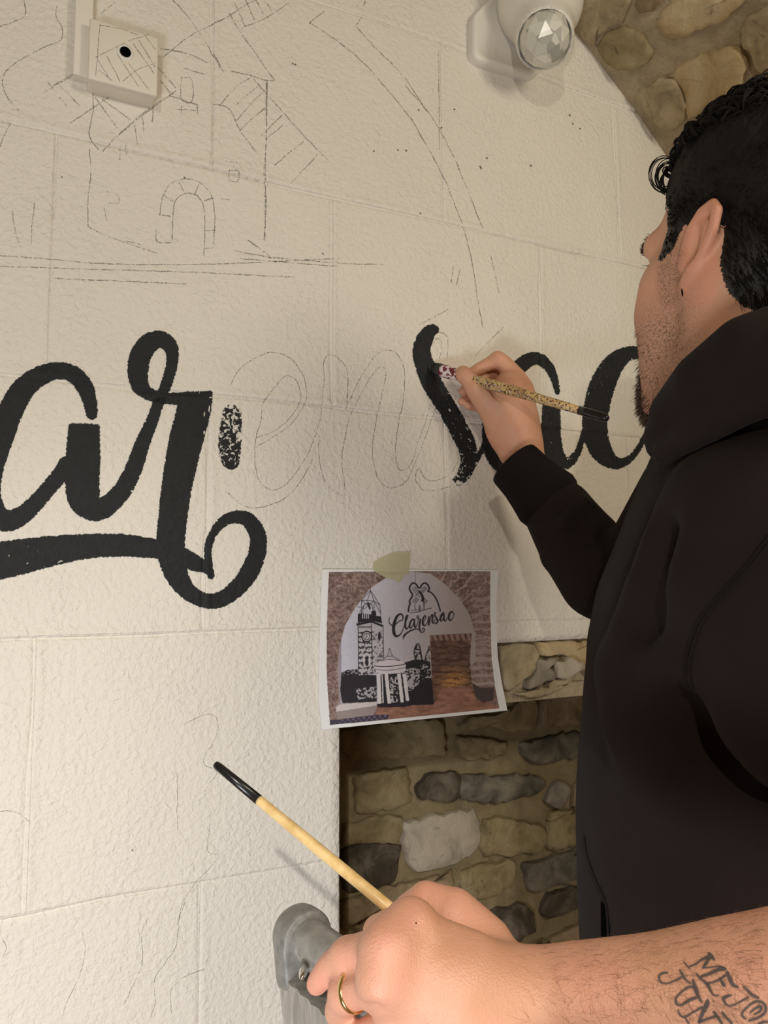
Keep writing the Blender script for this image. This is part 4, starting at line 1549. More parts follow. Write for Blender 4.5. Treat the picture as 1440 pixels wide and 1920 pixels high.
def mat_cloth(name, col):
    t = NT(name)
    n = t.noise(900, 2, 0.6)
    big = t.noise(14, 3, 0.55, 0.4)
    lint = t.ramp(t.noise(420, 2, 0.5), [(0.74, (0, 0, 0)), (0.78, (1, 1, 1))])
    c = t.mix(big, tuple(v*0.8 for v in col)+(1,), tuple(v*1.2 for v in col)+(1,))
    c = t.mix(t.math('MULTIPLY', lint, 0.10), c, (0.12, 0.11, 0.10, 1))
    h = t.math('ADD', t.math('MULTIPLY', n, 0.06), t.math('MULTIPLY', big, 0.7))
    t.set(Base_Color=c, Roughness=0.92, Specular_IOR_Level=0.08, Normal=t.bump(h, 0.45, 0.008), Sheen_Weight=0.03, Sheen_Roughness=0.5)
    return t.m


M_HOOD = mat_cloth('black_fleece', (0.0185, 0.0120, 0.0106))
M_RIB = mat_cloth('black_ribbing', (0.0130, 0.0090, 0.0082))
M_JEAN = mat_cloth('dark_trousers', (0.03, 0.032, 0.04))
M_SHOE = mat_plain('dark_shoe', (0.02, 0.02, 0.02), 0.6)

person = thing('person', 'person in a black hoodie with dark curly hair and short beard, painting the wall', 'person')
# head frame: f forward, l to his left, u up
HAZ, HPI = radians(1), radians(4)
hF = np.array([sin(HAZ)*cos(HPI), cos(HAZ)*cos(HPI), sin(HPI)])
hL = np.array([-cos(HAZ), sin(HAZ), 0.0])
hU = np.cross(hF, hL)
HA = np.array([hF, hL, hU])
EAR = P(1298, 470, 0.63)
HC = EAR-hL*0.080


def HL(f, l, u):
    return HC+hF*f+hL*l+hU*u


def hl(V):
    return (np.asarray(V)-HC) @ HA.T


hd = Field(HC-0.165-np.array([0, 0, 0.10]), HC+0.165, 0.0018)
hd.ell(HL(-.012, 0, .045), (.094, .072, .082), 0, HA)
hd.ell(HL(.040, 0, .000), (.056, .060, .088), .03, HA)
for s in (1, -1):
    hd.tube([HL(-.006, s*.054, -.020), HL(.006, s*.053, -.066), HL(.052, s*.040, -.098), HL(.088, s*.014, -.110)], [.018, .018, .018, .017], .035)
    hd.ell(HL(.061, s*.042, -.024), (.028, .024, .032), .03, HA)
    hd.tube([HL(.062, s*.040, -.040), HL(.078, s*.029, -.078), HL(.090, s*.014, -.106)], [.025, .024, .020], .03)
    hd.tube([HL(.074, s*.050, .036), HL(.092, s*.034, .040), HL(.098, s*.012, .034)], [.009, .010, .009], .018)
    hd.tube([HL(.030, s*.063, .004), HL(.060, s*.055, -.004)], [.010, .012], .02)
    hd.ell(HL(.096, s*.031, .018), (.014, .015, .011), .012, HA, 's')
    hd.ell(HL(.078, s*.031, .018), (.0125,)*3, .002, HA)
    hd.tube([HL(.074, s*.046, .014), HL(.090, s*.030, .024), HL(.088, s*.016, .015)], .0028, .003)
    hd.ell(HL(.106, s*.011, -.020), (.011, .009, .008), .008, HA)
hd.tube([HL(.094, 0, .030), HL(.108, 0, .008), HL(.120, 0, -.014), HL(.108, 0, -.024)], [.009, .009, .011, .008], .016)
hd.tube([HL(.092, .022, -.052), HL(.103, .008, -.047), HL(.103, -.008, -.047), HL(.092, -.022, -.052)], [.004, .006, .006, .004], .010)
hd.tube([HL(.091, .020, -.062), HL(.100, 0, -.060), HL(.091, -.020, -.062)], [.004, .007, .004], .010)
hd.ell(HL(.090, 0, -.104), (.019, .023, .018), .02, HA)
hd.tube([HL(-.025, 0, -.030), HL(-.042, 0, -.115), HL(-.052, 0, -.145)], [.060, .057, .050], .045)
hd.tube([HL(-.01, .055, -.035), HL(.0, .044, -.11), HL(.012, .02, -.165)], [.016, .016, .016], .03)
hd.tube([HL(.055, 0, -.115), HL(.015, 0, -.15)], [.02, .03], .04)
# ears: helix, lobe, concha
for s in (1, -1):
    def EP(f, u, o, s=s):
        """ear plane, flaring out towards the back"""
        return HL(f*1.12-0.003-u*0.32, s*(0.0725+o-f*0.24), u*0.88+.001+f*-0.12)
    hd.ell(EP(-.003, .010, .0045), (.0165, .0060, .0180), .004, HA)
    hd.ell(EP(-.002, -.008, .0040), (.0135, .0055, .0160), .006, HA)
    hx = [(.012, -.008), (.0165, .008), (.014, .024), (.004, .033), (-.009, .032), (-.017, .022), (-.0185, .006), (-.014, -.010), (-.006, -.022)]
    hd.tube([EP(f, u, .0075) for f, u in hx], [.0028, .0035, .0040, .0044, .0046, .0046, .0044, .0042, .0042], .0035)
    hd.tube([EP(-.006, -.020, .0065), EP(.002, -.030, .005), EP(.007, -.031, .004)], [.0052, .0062, .0050], .006)
    hd.tube([EP(-.010, .016, .0068), EP(-.009, .000, .0072), EP(-.002, -.013, .0066)], [.0028, .0032, .0030], .003)
    hd.tube([EP(.011, -.012, .0065), EP(.013, -.004, .0075)], [.0045, .004], .004)
    hd.ell(EP(.002, -.002, .0095), (.0075, .0065, .0115), .004, HA, 's')
    hd.ell(EP(.001, .010, .0125), (.0070, .0085, .0130), .003, HA, 's')
hv, hq = hd.mesh()
hv = relax(hv, hq, 2)

# ---- right hand holding the brush (built close to the wall)
D = 1.075
m1 = mpp(D)


def PT(rows, dd=0.0):
    return [P(x, y, D+dz+dd) for x, y, dz, r in rows], [r*m1 for x, y, dz, r in rows]


ha = Field(P(940, 770, D)-np.array([.115, .12, .15]), P(940, 770, D)+np.array([.125, .11, .13]), 0.0014)
p, r = PT([(1060, 960, -.035, 36), (1010, 900, -.018, 34), (978, 852, -.004, 33), (962, 812, 0, 38)])
ha.tube(p, r, 0)
# back of the hand and thenar
p, r = PT([(972, 838, 0, 35), (958, 795, 0, 42), (950, 758, 0, 42), (956, 730, .004, 34)])
ha.tube(p, r, .02)
p, r = PT([(985, 830, .004, 26), (980, 780, .010, 27), (976, 735, .014, 22)])
ha.tube(p, r, .02)
p, r = PT([(950, 812, .004, 30), (928, 770, -.006, 29), (912, 750, -.010, 24), (893, 728, -.012, 18.5)])
ha.tube(p, r, .014)
# thumb
p, r = PT([(912, 752, -.010, 22), (893, 729, -.012, 18.0), (879, 711, -.013, 15.0), (871, 703, -.012, 14.5)])
ha.tube(p, r, .008)
p, r = PT([(871, 704, -.012, 14.2), (867, 699, -.009, 12.5)])
ha.tube(p, r, .006)
# index finger, arched over the handle
p, r = PT([(980, 742, .012, 22), (966, 708, .014, 19.5), (946, 684, .015, 17), (933, 674, .015, 15.5)])
ha.tube(p, r, .008)
p, r = PT([(933, 675, .015, 15.3), (914, 684, .018, 13), (898, 692, .018, 12), (884, 699, .014, 10)])
ha.tube(p, r, .004)
# middle, ring and little fingers curled behind the handle
p, r = PT([(972, 742, .030, 18), (945, 700, .038, 15), (918, 704, .036, 13), (888, 718, .030, 11.5), (868, 733, .020, 8.5)])
ha.tube(p, r, .005)
p, r = PT([(975, 760, .040, 17), (940, 724, .050, 14), (908, 738, .044, 12), (880, 750, .028, 10.5), (866, 753, .018, 8)])
ha.tube(p, r, .004)
p, r = PT([(978, 780, .046, 16), (945, 752, .055, 12), (912, 758, .044, 10.5), (890, 762, .026, 10), (879, 760, .016, 8.5)])
ha.tube(p, r, .004)
# web and creases
p, r = PT([(915, 728, -.021, 3), (925, 742, -.026, 3), (940, 750, -.031, 2)])
ha.tube(p, r, .004, 's')
p, r = PT([(868, 722, -.026, 1.6), (880, 716, -.027, 1.6), (890, 708, -.024, 1.6)])
ha.tube(p, r, .003, 's')
gv, gq = ha.mesh()
gv = relax(gv, gq, 2)
# thumb nail lies on the far side; torso core under the clothes keeps the body one figure
core = Field(np.array([.28, -.82, .90]), np.array([.98, -.10, 1.62]), 0.012)
R3 = np.array([cos(YAW), -sin(YAW), 0.0])
F3 = np.array([sin(YAW), cos(YAW), 0.0])
AX = np.array([R3, F3, [0, 0, 1.0]])
core.tube([HL(-.050, 0, -.13), P(1420, 1000, .70), P(1410, 1400, .70), P(1410, 1900, .70)], [.030, .05, .09, .09], .03)
core.tube([P(1440, 1000, .70), P(1300, 900, .86), P(1150, 1090, .94), P(1050, 960, 1.01), P(1020, 915, 1.02)], [.05, .04, .03, .028, .026], .02)
core.tube([P(1440, 1000, .68), P(1490, 1000, .56), P(1490, 1350, .54), P(1700, 1500, .62)], [.05, .045, .035, .03], .02)
cv, cq = core.mesh()
bv = np.vstack([hv, gv, cv])
bq = np.vstack([hq, gq+len(hv), cq+len(hv)+len(gv)])
loc = hl(bv)
inh = np.arange(len(bv)) < len(hv)
f_, l_, u_ = loc[:, 0], np.abs(loc[:, 1]), loc[:, 2]
sm = lambda x, a, b: np.clip((x-a)/(b-a), 0, 1)
stub = sm(u_, -.015, -.050)*sm(f_, -.020, .020)*sm(-u_, -.2, .125)
stub = stub*(1-sm(-u_, .105, .135))
stub = np.maximum(stub, 0.9*sm(f_, .005, .018)*(1-sm(f_, .040, .050))*sm(u_, -.06, -.03)*(1-sm(u_, .0, .02))*sm(l_, .03, .05))
stub = stub*inh
earm = inh & (l_ > .078) & (np.abs(u_) < .05) & (f_ < .03)
red = np.where(earm, 0.75, 0.0)
from mathutils.bvhtree import BVHTree
BH = BVHTree.FromPolygons([tuple(v) for v in hv], [tuple(int(i) for i in q) for q in hq])
HLINE = [(1250, 385), (1251, 410), (1252, 430), (1243, 458), (1233, 488), (1240, 490), (1262, 468), (1280, 446), (1296, 425), (1330, 440), (1348, 470), (1352, 510), (1366, 548), (1392, 574), (1438, 594)]
hp = []
for x, y in HLINE:
    h_ = BH.ray_cast(Vector(CAM), Vector(ray(x, y)).normalized())[0]
    if h_ is not None:
        a_ = hl(np.array(h_)[None])[0]
        hp.append((a_[0], a_[2]))
hp = hp+[(-.075, hp[-1][1]-.012), (-.14, hp[-1][1]-.012), (-.14, .2), (hp[0][0]+.012, .2), (hp[0][0]+.008, .075)]


def sdist(f, u, poly):
    ins = np.zeros(len(f), bool)
    dd = np.full(len(f), 9.0)
    n_ = len(poly)
    for i in range(n_):
        (x1, y1), (x2, y2) = poly[i], poly[(i+1) % n_]
        c_ = (y1 > u) != (y2 > u)
        ins ^= c_ & (f < (x2-x1)*(u-y1)/(y2-y1+1e-12)+x1)
        t_ = np.clip(((f-x1)*(x2-x1)+(u-y1)*(y2-y1))/((x2-x1)**2+(y2-y1)**2+1e-12), 0, 1)
        dd = np.minimum(dd, np.hypot(f-x1-t_*(x2-x1), u-y1-t_*(y2-y1)))
    return np.where(ins, dd, -dd)


sdm = sdist(f_, u_, hp)
hmask = np.clip(0.5+sdm/.008, 0, 1)*inh*np.where((l_ > .0795) | ((l_ > .069) & (np.abs(f_) < .026) & (np.abs(u_) < .030)), 0, 1)
quad_mesh('body', bv, bq, M_SKIN, person, {'stub': stub*(1-hmask), 'red': red, 'hairline': hmask})

# ---- hair
M_HC = Field(HC-0.15, HC+0.17, 0.0022)
M_HC.ell(HL(-.016, 0, .048), (.100, .0765, .090), 0, HA)
M_HC.ell(HL(-.004, 0, .090), (.080, .065, .058), .02, HA)
M_HC.tube([HL(-.075, .03, -.01), HL(-.080, .022, -.055)], [.032, .026], .02)
M_HC.tube([HL(-.075, -.03, -.01), HL(-.080, -.022, -.055)], [.032, .026], .02)
M_HC.tube([HL(-.088, 0, -.01), HL(-.086, 0, -.06)], [.030, .026], .02)
M_HC.displace(.0035, 45, 3)
M_HC.displace(.0022, 120, 8)
M_HC.ell(HL(.129, 0, -.012), (.079, .12, .100), .006, HA, 's')
nh = hF*0.50-hU*0.87
M_HC.half(HL(.022, 0, -.026), nh, .004)
for s in (1, -1):
    M_HC.ell(HL(.006, s*.085, -.018), (.016, .035, .032), .006, HA, 's')
cvh, cqh = M_HC.mesh()
cvh = relax(cvh, cqh, 1)
hair = quad_mesh('hair', cvh, cqh, M_HAIR, person)


def strands(name, lst, mat, parent, n=4, label=None):
    V, Fc = join_parts([tube_mesh(p, r, n, False) for p, r in lst])
    o = mesh(name, V, Fc, mat, parent)
    if label:
        o['label'] = label
    return o


rh = random.Random(11)
lst = []
# curls over the top and front
for k in range(620):
    az = rh.uniform(-pi, pi)
    el = rh.uniform(0.35, 1.5)
    if rh.random() < 0.45:
        az = rh.uniform(-0.3, 2.2)
        el = rh.uniform(0.5, 1.2)
    d = np.array([cos(el)*cos(az), cos(el)*sin(az), sin(el)])
    root = HL(-.006+d[0]*.082, d[1]*.067, .083+d[2]*.058)
    if hl(root[None])[0][2] < .060:
        continue
    nrm = hF*d[0]+hL*d[1]+hU*d[2]
    t1 = np.cross(nrm, np.array([rh.uniform(-1, 1), rh.uniform(-1, 1), rh.uniform(-1, 1)]))
    t1 /= np.linalg.norm(t1)
    t2 = np.cross(nrm, t1)
    R_ = rh.uniform(.004, .0085)
    turns = rh.uniform(0.7, 1.5)
    for q in range(4):
        o = np.array([rh.uniform(-1, 1) for _ in range(3)])*.0016
        pts = []
        for i in range(13):
            a = 2*pi*turns*i/12
            pts.append(root+o+nrm*(R_*(1-cos(a))*0.9-.001)+t1*R_*sin(a)+t2*(i/12*.012))
        lst.append((pts, np.linspace(.0011, .0004, 13)))
# loose rings of hair over the forehead, seen against the wall
HD = 0.715
for (cx, cy, rx, ry, a0, a1, nst, w) in [(1247, 328, 29, 33, 20, 330, 5, .8), (1256, 332, 25, 30, 10, 300, 6, .9), (1264, 338, 20, 26, 0, 290, 5, 1.0), (1300, 265, 17, 19, 60, 300, 2, 1.1), (1322, 250, 24, 24, 20, 250, 5, 1.6), (1336, 258, 26, 24, -20, 240, 6, 1.6),
                                     (1352, 235, 24, 18, 0, 200, 5, 1.2), (1378, 226, 22, 10, 10, 190, 3, .8), (1395, 222, 26, 18, 10, 200, 5, 1.4), (1415, 210, 26, 18, 10, 200, 4, 1.4), (1265, 345, 26, 30, 80, 220, 6, 1.0), (1280, 305, 24, 22, 40, 230, 6, 1.2), (1290, 290, 30, 24, 60, 240, 5, 1.3)]:
    for q in range(nst):
        j = lambda s: rh.uniform(-s, s)
        rxx, ryy, ox, oy, dz = rx*(1+j(.10)), ry*(1+j(.10)), j(2.5), j(2.5), j(.006)
        pts = []
        for i in range(17):
            a = radians(a0+(a1-a0)*i/16)
            pts.append(P(cx+ox+rxx*cos(a), cy+oy-ryy*sin(a), HD-(cx-1247)*0.00045+dz+0.004*sin(a*1.5)))
        lst.append((pts, .00055*w))
# wisps down the temple and nape
idx = [i for i in range(len(cvh)) if rh.random() < 0.05]
lc_ = hl(cvh[idx])
for i, q in zip(idx, lc_):
    low = q[2] < .02
    if not low and rh.random() < 0.6:
        continue
    c0 = cvh[i]
    out = c0-HL(-.016, 0, .05)
    out /= np.linalg.norm(out)
    dn = -hU*0.8-hF*0.35 if low else hL*rh.uniform(-.6, .6)+hF*rh.uniform(-.8, .3)+hU*rh.uniform(-.4, .4)
    L = rh.uniform(.006, .012)
    pts = [c0-out*.001, c0+(out*.25+dn*.6)*L*.6, c0+(out*.28+dn)*L]
    lst.append((pts, np.array([.0006, .0005, .0001])))
mi = np.nonzero((hmask > .75) & inh)[0]
me0 = person.children[0].data
nv_ = np.empty(len(me0.vertices)*3, np.float32)
me0.vertex_normals.foreach_get('vector', nv_)
nv_ = nv_.reshape(-1, 3)
for k in range(7500):
    i = int(mi[rh.randrange(len(mi))])
    if u_[i] > .075 or bv[i][0] > HC[0]+.05 or (l_[i] > .068 and abs(f_[i]-.002) < .026 and abs(u_[i]) < .040):
        continue
    out = nv_[i]
    back = sm(-f_[i], .02, .06)
    dn = -hU*0.75-hF*(0.55-back*.2)+hL*rh.uniform(-.25, .25)
    L = rh.uniform(.005, .010)+.006*back+.004*sm(u_[i], .0, .06)
    c0 = bv[i]
    th = .0012+.005*sm(u_[i], .01, .07)
    lst.append(([c0, c0+out*th+dn*L*.45, c0+out*th*1.1+dn*L], np.array([.0004, .0003, .0001])))
strands('curls', lst, M_HAIR, hair)

# ---- beard, moustache, brow, lashes
lst = []


def hairs(n, sampler, dirf, L, r0=.00045):
    for _ in range(n):
        c0, out = sampler()
        d = dirf(out)
        d = d/np.linalg.norm(d)
        ll = L*rh.uniform(.6, 1.3)
        s1 = np.array([rh.uniform(-1, 1) for _ in range(3)])*ll*.15
        lst.append(([c0-out*.001, c0+d*ll*.5+s1*.5, c0+d*ll+s1], np.array([r0, r0*.8, r0*.2])))


hvl = hl(hv)
hn = None
me_ = person.children[0].data
nrm_ = np.empty(len(me_.vertices)*3, np.float32)
me_.vertices.foreach_get('co', nrm_)
nn_ = np.empty(len(me_.vertices)*3, np.float32)
me_.vertex_normals.foreach_get('vector', nn_)
hn = nn_.reshape(-1, 3)[:len(hv)]
chin = np.nonzero((hvl[:, 0] > .052) & (hvl[:, 2] < -.066) & (hvl[:, 2] > -.135) & (np.abs(hvl[:, 1]) < .046))[0]
chin2 = np.nonzero((hvl[:, 0] > .072) & (hvl[:, 2] < -.072) & (hvl[:, 2] > -.135) & (np.abs(hvl[:, 1]) < .036))[0]
jaw = np.nonzero((hvl[:, 0] > .01) & (hvl[:, 2] < -.045) & (hvl[:, 2] > -.12))[0]
mou = np.nonzero((hvl[:, 0] > .088) & (hvl[:, 2] < -.028) & (hvl[:, 2] > -.044) & (np.abs(hvl[:, 1]) < .027))[0]
brow = np.nonzero((hvl[:, 0] > .070) & (hvl[:, 2] < .048) & (hvl[:, 2] > .036) & (np.abs(hvl[:, 1]) < .050) & (np.abs(hvl[:, 1]) > .012))[0]


def samp(ix):
    def f():
        i = rh.choice(ix)
        return hv[i], hn[i]
    return f


hairs(900, samp(chin), lambda o: o*0.8-hU*0.7+hF*0.25, .0065)
hairs(2200, samp(chin2), lambda o: o*0.8-hU*0.75+hF*0.15, .0085, .0004)
for k in range(90):
    b = HL(.099+rh.uniform(-.003, .003), .021+rh.uniform(-.004, .006), -.041+rh.uniform(-.005, .005))
    e = hL*1.0+hF*rh.uniform(.0, .5)-hU*rh.uniform(.0, .5)
    for sg in (1, -1):
        b_ = b-hL*((b-HC) @ hL)*(0 if sg > 0 else 2)
        e_ = e-hL*(e @ hL)*(0 if sg > 0 else 2)
        lst.append(([b_, b_+e_*.009, b_+e_*.017-hU*.002], np.array([.0005, .0004, .0001])))
hairs(650, samp(jaw), lambda o: o*0.35-hU*0.8+hF*0.15, .0030, .00028)
hairs(420, samp(mou), lambda o: o*0.7-hU*0.7, .0085, .0006)
hairs(420, samp(brow), lambda o: o*0.18+hL*np.sign((o @ hL))*0.9+hU*0.2, .0034, .0003)
for s in (1, -1):
    for k in range(14):
        b = HL(.089-.010*abs(k-4)/10, s*(.020+.0022*k), .0245-.0006*abs(k-6))
        lst.append(([b, b+hF*.004-hU*.001+hL*s*.001, b+hF*.0085+hU*.001+hL*s*.003], np.array([.0004, .0003, .0001])))
strands('beard', lst, M_BEARD, person, 3)
# small dark ring in the ear lobe
ec = EP(.005, -.034, .0045, 1)
ea = []
for i in range(21):
    a = 2*pi*i/20*0.86+0.5
    ea.append(ec+hU*.0050*cos(a)+(hL*.8-hF*.6)*.0066*sin(a))
V, Fc = tube_mesh(ea, .0009, 8)
mesh('earring', V, Fc, M_DARK, person)['label'] = 'small dark ear ring'

# ---- hoodie
hood = Field(np.array([.24, -.86, .93]), np.array([1.02, -.05, 1.78]), 0.0045)


def zz(y, d):
    return P(1400, y, d)[2]


rows = []
TD = 0.70
for y, left, b in [(770, 1330, .07), (820, 1275, .11), (880, 1225, .145), (950, 1198, .16), (1020, 1172, .165), (1100, 1139, .17), (1200, 1113, .172), (1300, 1104, .172), (1400, 1100, .172),
                   (1500, 1094, .175), (1600, 1089, .178), (1700, 1092, .178), (1800, 1098, .178), (2050, 1108, .175)]:
    cx = 1420
    c = P(cx, y, TD)
    rows.append((c[2], c[0], c[1], (cx-left)*mpp(TD)*0.985, b))
hood.loft(rows, 0, AX, 'u', 2.2)
# hood rolled around the neck
HR = [(1240, 822, .655, 46), (1268, 775, .625, 66), (1330, 722, .585, 88), (1410, 672, .560, 104), (1478, 650, .558, 108), 'B1', 'B2', 'B3', 'B4', (1420, 790, .82, 66), (1300, 815, .77, 52), (1245, 832, .70, 46)]
hf2 = Field(np.array([.24, -.86, 1.44]), np.array([1.02, -.05, 1.80]), 0.004)
BK = {'B1': (HL(-.112, .062, -.112), .046), 'B2': (HL(-.138, .0, -.108), .048), 'B3': (HL(-.108, -.075, -.115), .046), 'B4': (HL(-.035, -.112, -.135), .042)}
hp_ = [(BK[q][0], BK[q][1]) if isinstance(q, str) else (P(q[0], q[1], q[2]), q[3]*mpp(q[2])*.80) for q in HR]
hf2.tube([a for a, b in hp_], [b for a, b in hp_], .014)

HR2 = [(1246, 850, .635, 34), (1300, 812, .600, 44), (1380, 760, .565, 56), (1470, 720, .55, 66), (1580, 700, .58, 70)]
hf2.tube([P(x, y, d) for x, y, d, r in HR2], [r*mpp(d)*.8 for x, y, d, r in HR2], .004)
hf2.tube([HL(-.030, 0, -.05), HL(-.040, 0, -.11), HL(-.05, 0, -.155)], [.075, .062, .05], .010, 's')
hf2.displace(.003, 12, 6, .03)
hood.tube([P(1340, 840, .72), P(1440, 815, .66), P(1580, 800, .66)], [.05, .070, .075], .03)
hood.tube([P(1372, 892, .80), P(1450, 905, .70), P(1490, 965, .61)], [.062, .078, .074], .04)
hood.tube([P(1450, 940, .66), P(1560, 1000, .64), P(1560, 1250, .64)], [.08, .09, .10], .05)
# hollow for the neck
hood.tube([HL(-.035, 0, -.05), HL(-.045, 0, -.12), HL(-.05, 0, -.140)], [.085, .060, .045], .012, 's')
# crease under the hood and between its folds
def cut(pts, r, k=.012):
    hood.tube([P(*p) for p in pts], r, k, 's')
def rid(pts, r, k=.025):
    hood.tube([P(*p) for p in pts], r, k)
# right upper arm and sleeve reaching to the wall
hood.tube([P(1360, 880, .80), P(1300, 930, .86), P(1225, 1030, .905), P(1165, 1095, .935)], [.075, .060, .052, .052], .02)
hood.tube([P(1168, 1092, .935), P(1130, 1080, .950), P(1088, 1022, .985), P(1050, 965, 1.010), P(1022, 932, 1.022)], [.050, .056, .054, .048, .042], .012)
for a, b, r in (((1020, 1058), (1125, 985), .010), ((1050, 1095), (1165, 1010), .010), ((1085, 1135), (1175, 1050), .009), ((1003, 1010), (1105, 940), .009)):
    mid = ((a[0]+b[0])/2, (a[1]+b[1])/2)
    hood.tube([P(a[0]+12, a[1]-8, .985), P(mid[0]+6, mid[1]+8, .942), P(b[0]-6, b[1]+4, .970)], r, .010)
# left sleeve, hanging close to the camera
hood.tube([P(1465, 1000, .600), P(1482, 1110, .565), P(1492, 1230, .55), P(1500, 1330, .55)], [.074, .074, .071, .064], .022)
hood.tube([P(1500, 1325, .55), P(1560, 1420, .56), P(1640, 1490, .60), P(1720, 1540, .66)], [.062, .060, .050, .042], .015)
# folds
rid([(1372, 905, .585), (1300, 1010, .585), (1262, 1110, .592), (1245, 1200, .590), (1252, 1280, .585), (1300, 1350, .575)], .009, .05)
rid([(1300, 930, .603), (1235, 1020, .608), (1210, 1100, .615)], .008, .05)
rid([(1410, 900, .564), (1350, 1000, .568), (1310, 1090, .568)], .008, .05)
rid([(1190, 1180, .632), (1180, 1260, .628), (1200, 1340, .614), (1260, 1420, .592)], .007, .05)
rid([(1160, 1250, .645), (1170, 1340, .633), (1215, 1430, .612), (1300, 1500, .585)], .006, .05)
rid([(1300, 1285, .565), (1360, 1365, .545), (1430, 1440, .535)], .010)
cut([(1275, 1330, .567), (1340, 1400, .560), (1420, 1450, .550), (1500, 1470, .55)], .013, .03)
cut([(1255, 1000, .590), (1235, 1080, .592), (1215, 1170, .598)], .007, .03)
hood.displace(.003, 11, 5, .03)
V, Q = hood.mesh()
V = relax(V, Q, 3)
hoodie = quad_mesh('hoodie', V, Q, M_HOOD, person)
V2, Q2 = hf2.mesh()
quad_mesh('hood', relax(V2, Q2, 3), Q2, M_HOOD, hoodie)
# surface lookup for seams and pocket
BV = BVHTree.FromPolygons([tuple(v) for v in V], [tuple(int(i) for i in q) for q in Q])


def onto(bvh, x, y, off=0.0):
    d = Vector(ray(x, y)).normalized()
    h = bvh.ray_cast(Vector(CAM), d)
    if h[0] is None:
        return None
    return np.array(h[0])+np.array(h[1])*off*(1 if h[1].dot(d) < 0 else -1)


def seam(name, pts, r, mat, parent, off, bvh=None, n=6):
    c = catmull(pts, 8.0)
    q = [onto(bvh or BV, a, b, off) for a, b in c]
    q = [v for v in q if v is not None]
    q = np.array(q)
    for _ in range(3):
        q[1:-1] = 0.5*q[1:-1]+0.25*(q[:-2]+q[2:])
    V, Fc = tube_mesh(q, r, n)
    return mesh(name, V, Fc, mat, parent)


for k, dx in enumerate((0, 9)):
    seam('armhole_seam', [(1445+dx, 1003), (1400+dx, 1060), (1352+dx, 1112), (1312+dx, 1160), (1290+dx, 1215), (1284+dx, 1260), (1292+dx, 1290)], .0016, M_RIB, hoodie, .0002)
seam('pocket_edge', [(1097, 1570), (1102, 1605), (1118, 1650), (1136, 1690), (1141, 1730), (1142, 1800)], .0016, M_RIB, hoodie, .0002)
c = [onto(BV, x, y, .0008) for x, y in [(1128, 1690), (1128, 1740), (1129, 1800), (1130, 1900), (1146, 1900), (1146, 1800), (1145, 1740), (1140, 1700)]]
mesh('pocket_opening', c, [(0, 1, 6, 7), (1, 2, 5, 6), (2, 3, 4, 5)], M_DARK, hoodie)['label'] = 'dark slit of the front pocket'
# ribbed cuff of the painting sleeve
ca, cb = P(1030, 940, 1.018), P(963, 869, 1.043)
ax = cb-ca
L = np.linalg.norm(ax)
ax /= L
n1 = np.cross(ax, [0, 0, 1.0])
n1 /= np.linalg.norm(n1)
n2 = np.cross(ax, n1)
V, Fc = [], []
NR = 96
prof = [(-.012, .040), (-.004, .0455), (.006, .0465), (.025, .0425), (.045, .039), (L-.004, .0375), (L, .0365), (L-.001, .034), (L-.03, .030)]
for t_, r in prof:
    for k in range(NR):
        a = 2*pi*k/NR
        rr = r+(.0006 if k % 2 else -.0004)*(1 if t_ > .004 else 0)
        V.append(ca+ax*t_+rr*(n1*cos(a)+n2*sin(a)))
for i in range(len(prof)-1):
    for k in range(NR):
        k2 = (k+1) % NR
        Fc.append((i*NR+k, i*NR+k2, (i+1)*NR+k2, (i+1)*NR+k))
mesh('cuff', V, Fc, M_RIB, hoodie)['label'] = 'ribbed cuff of the raised sleeve'
# drawcord loop end at the neck
q = [P(1212, 893, .63), P(1206, 930, .625), P(1196, 985, .622), P(1180, 1040, .622)]

# trousers and shoes carry the figure down to the floor
leg = Field(np.array([.22, -.86, .0]), np.array([1.02, -.08, 1.06]), 0.010)
hip = P(1420, 2000, .70)
hx_, hy_ = hip[0], hip[1]
for s in (1, -1):
    k_ = np.array([hx_, hy_, 0])+F3*s*.095
    leg.tube([np.array([k_[0], k_[1], .92]), np.array([k_[0], k_[1], .50])-R3*.02, np.array([k_[0], k_[1], .07])+R3*.01], [.090, .068, .058], .02)
leg.ell(np.array([hx_, hy_, .95]), (.15, .17, .10), .03, AX)
V, Q = leg.mesh()
quad_mesh('trousers', relax(V, Q, 2), Q, M_JEAN, person)
for s in (1, -1):
    k_ = np.array([hx_, hy_, 0])+F3*s*.095
    sh = Field(k_-np.array([.22, .22, .01]), k_+np.array([.22, .22, .14]), .006)
    sh.tube([k_+R3*.07+[0, 0, .045], k_-R3*.04+[0, 0, .045], k_-R3*.15+[0, 0, .035]], [.040, .045, .036], .02)
    sh.tube([k_+R3*.01+[0, 0, .06], k_+R3*.01+[0, 0, .10]], .045, .02)
    sh.half(k_+[0, 0, .004], [0, 0, -1])
    V, Q = sh.mesh()
    quad_mesh('shoe', relax(V, Q, 1), Q, M_SHOE, person)

# ---- his brush, spattered with old paint
br = thing('paint_brush', 'paint-spattered wooden brush in the fist of the person in the black hoodie', 'paint brush')
b0, b1 = W(806, 688, -.006), P(1141, 785, .935)


def bpt(t):
    return b0+(b1-b0)*t


# t along the brush from its pixels
def t_of(x):
    lo, hi = 0.0, 1.0
    for _ in range(40):
        m = (lo+hi)/2
        q = bpt(m)-CAM
        px_ = CX+F*(q @ RT)/(q @ FW)
        if px_ < x:
            lo = m
        else:
            hi = m
    return lo


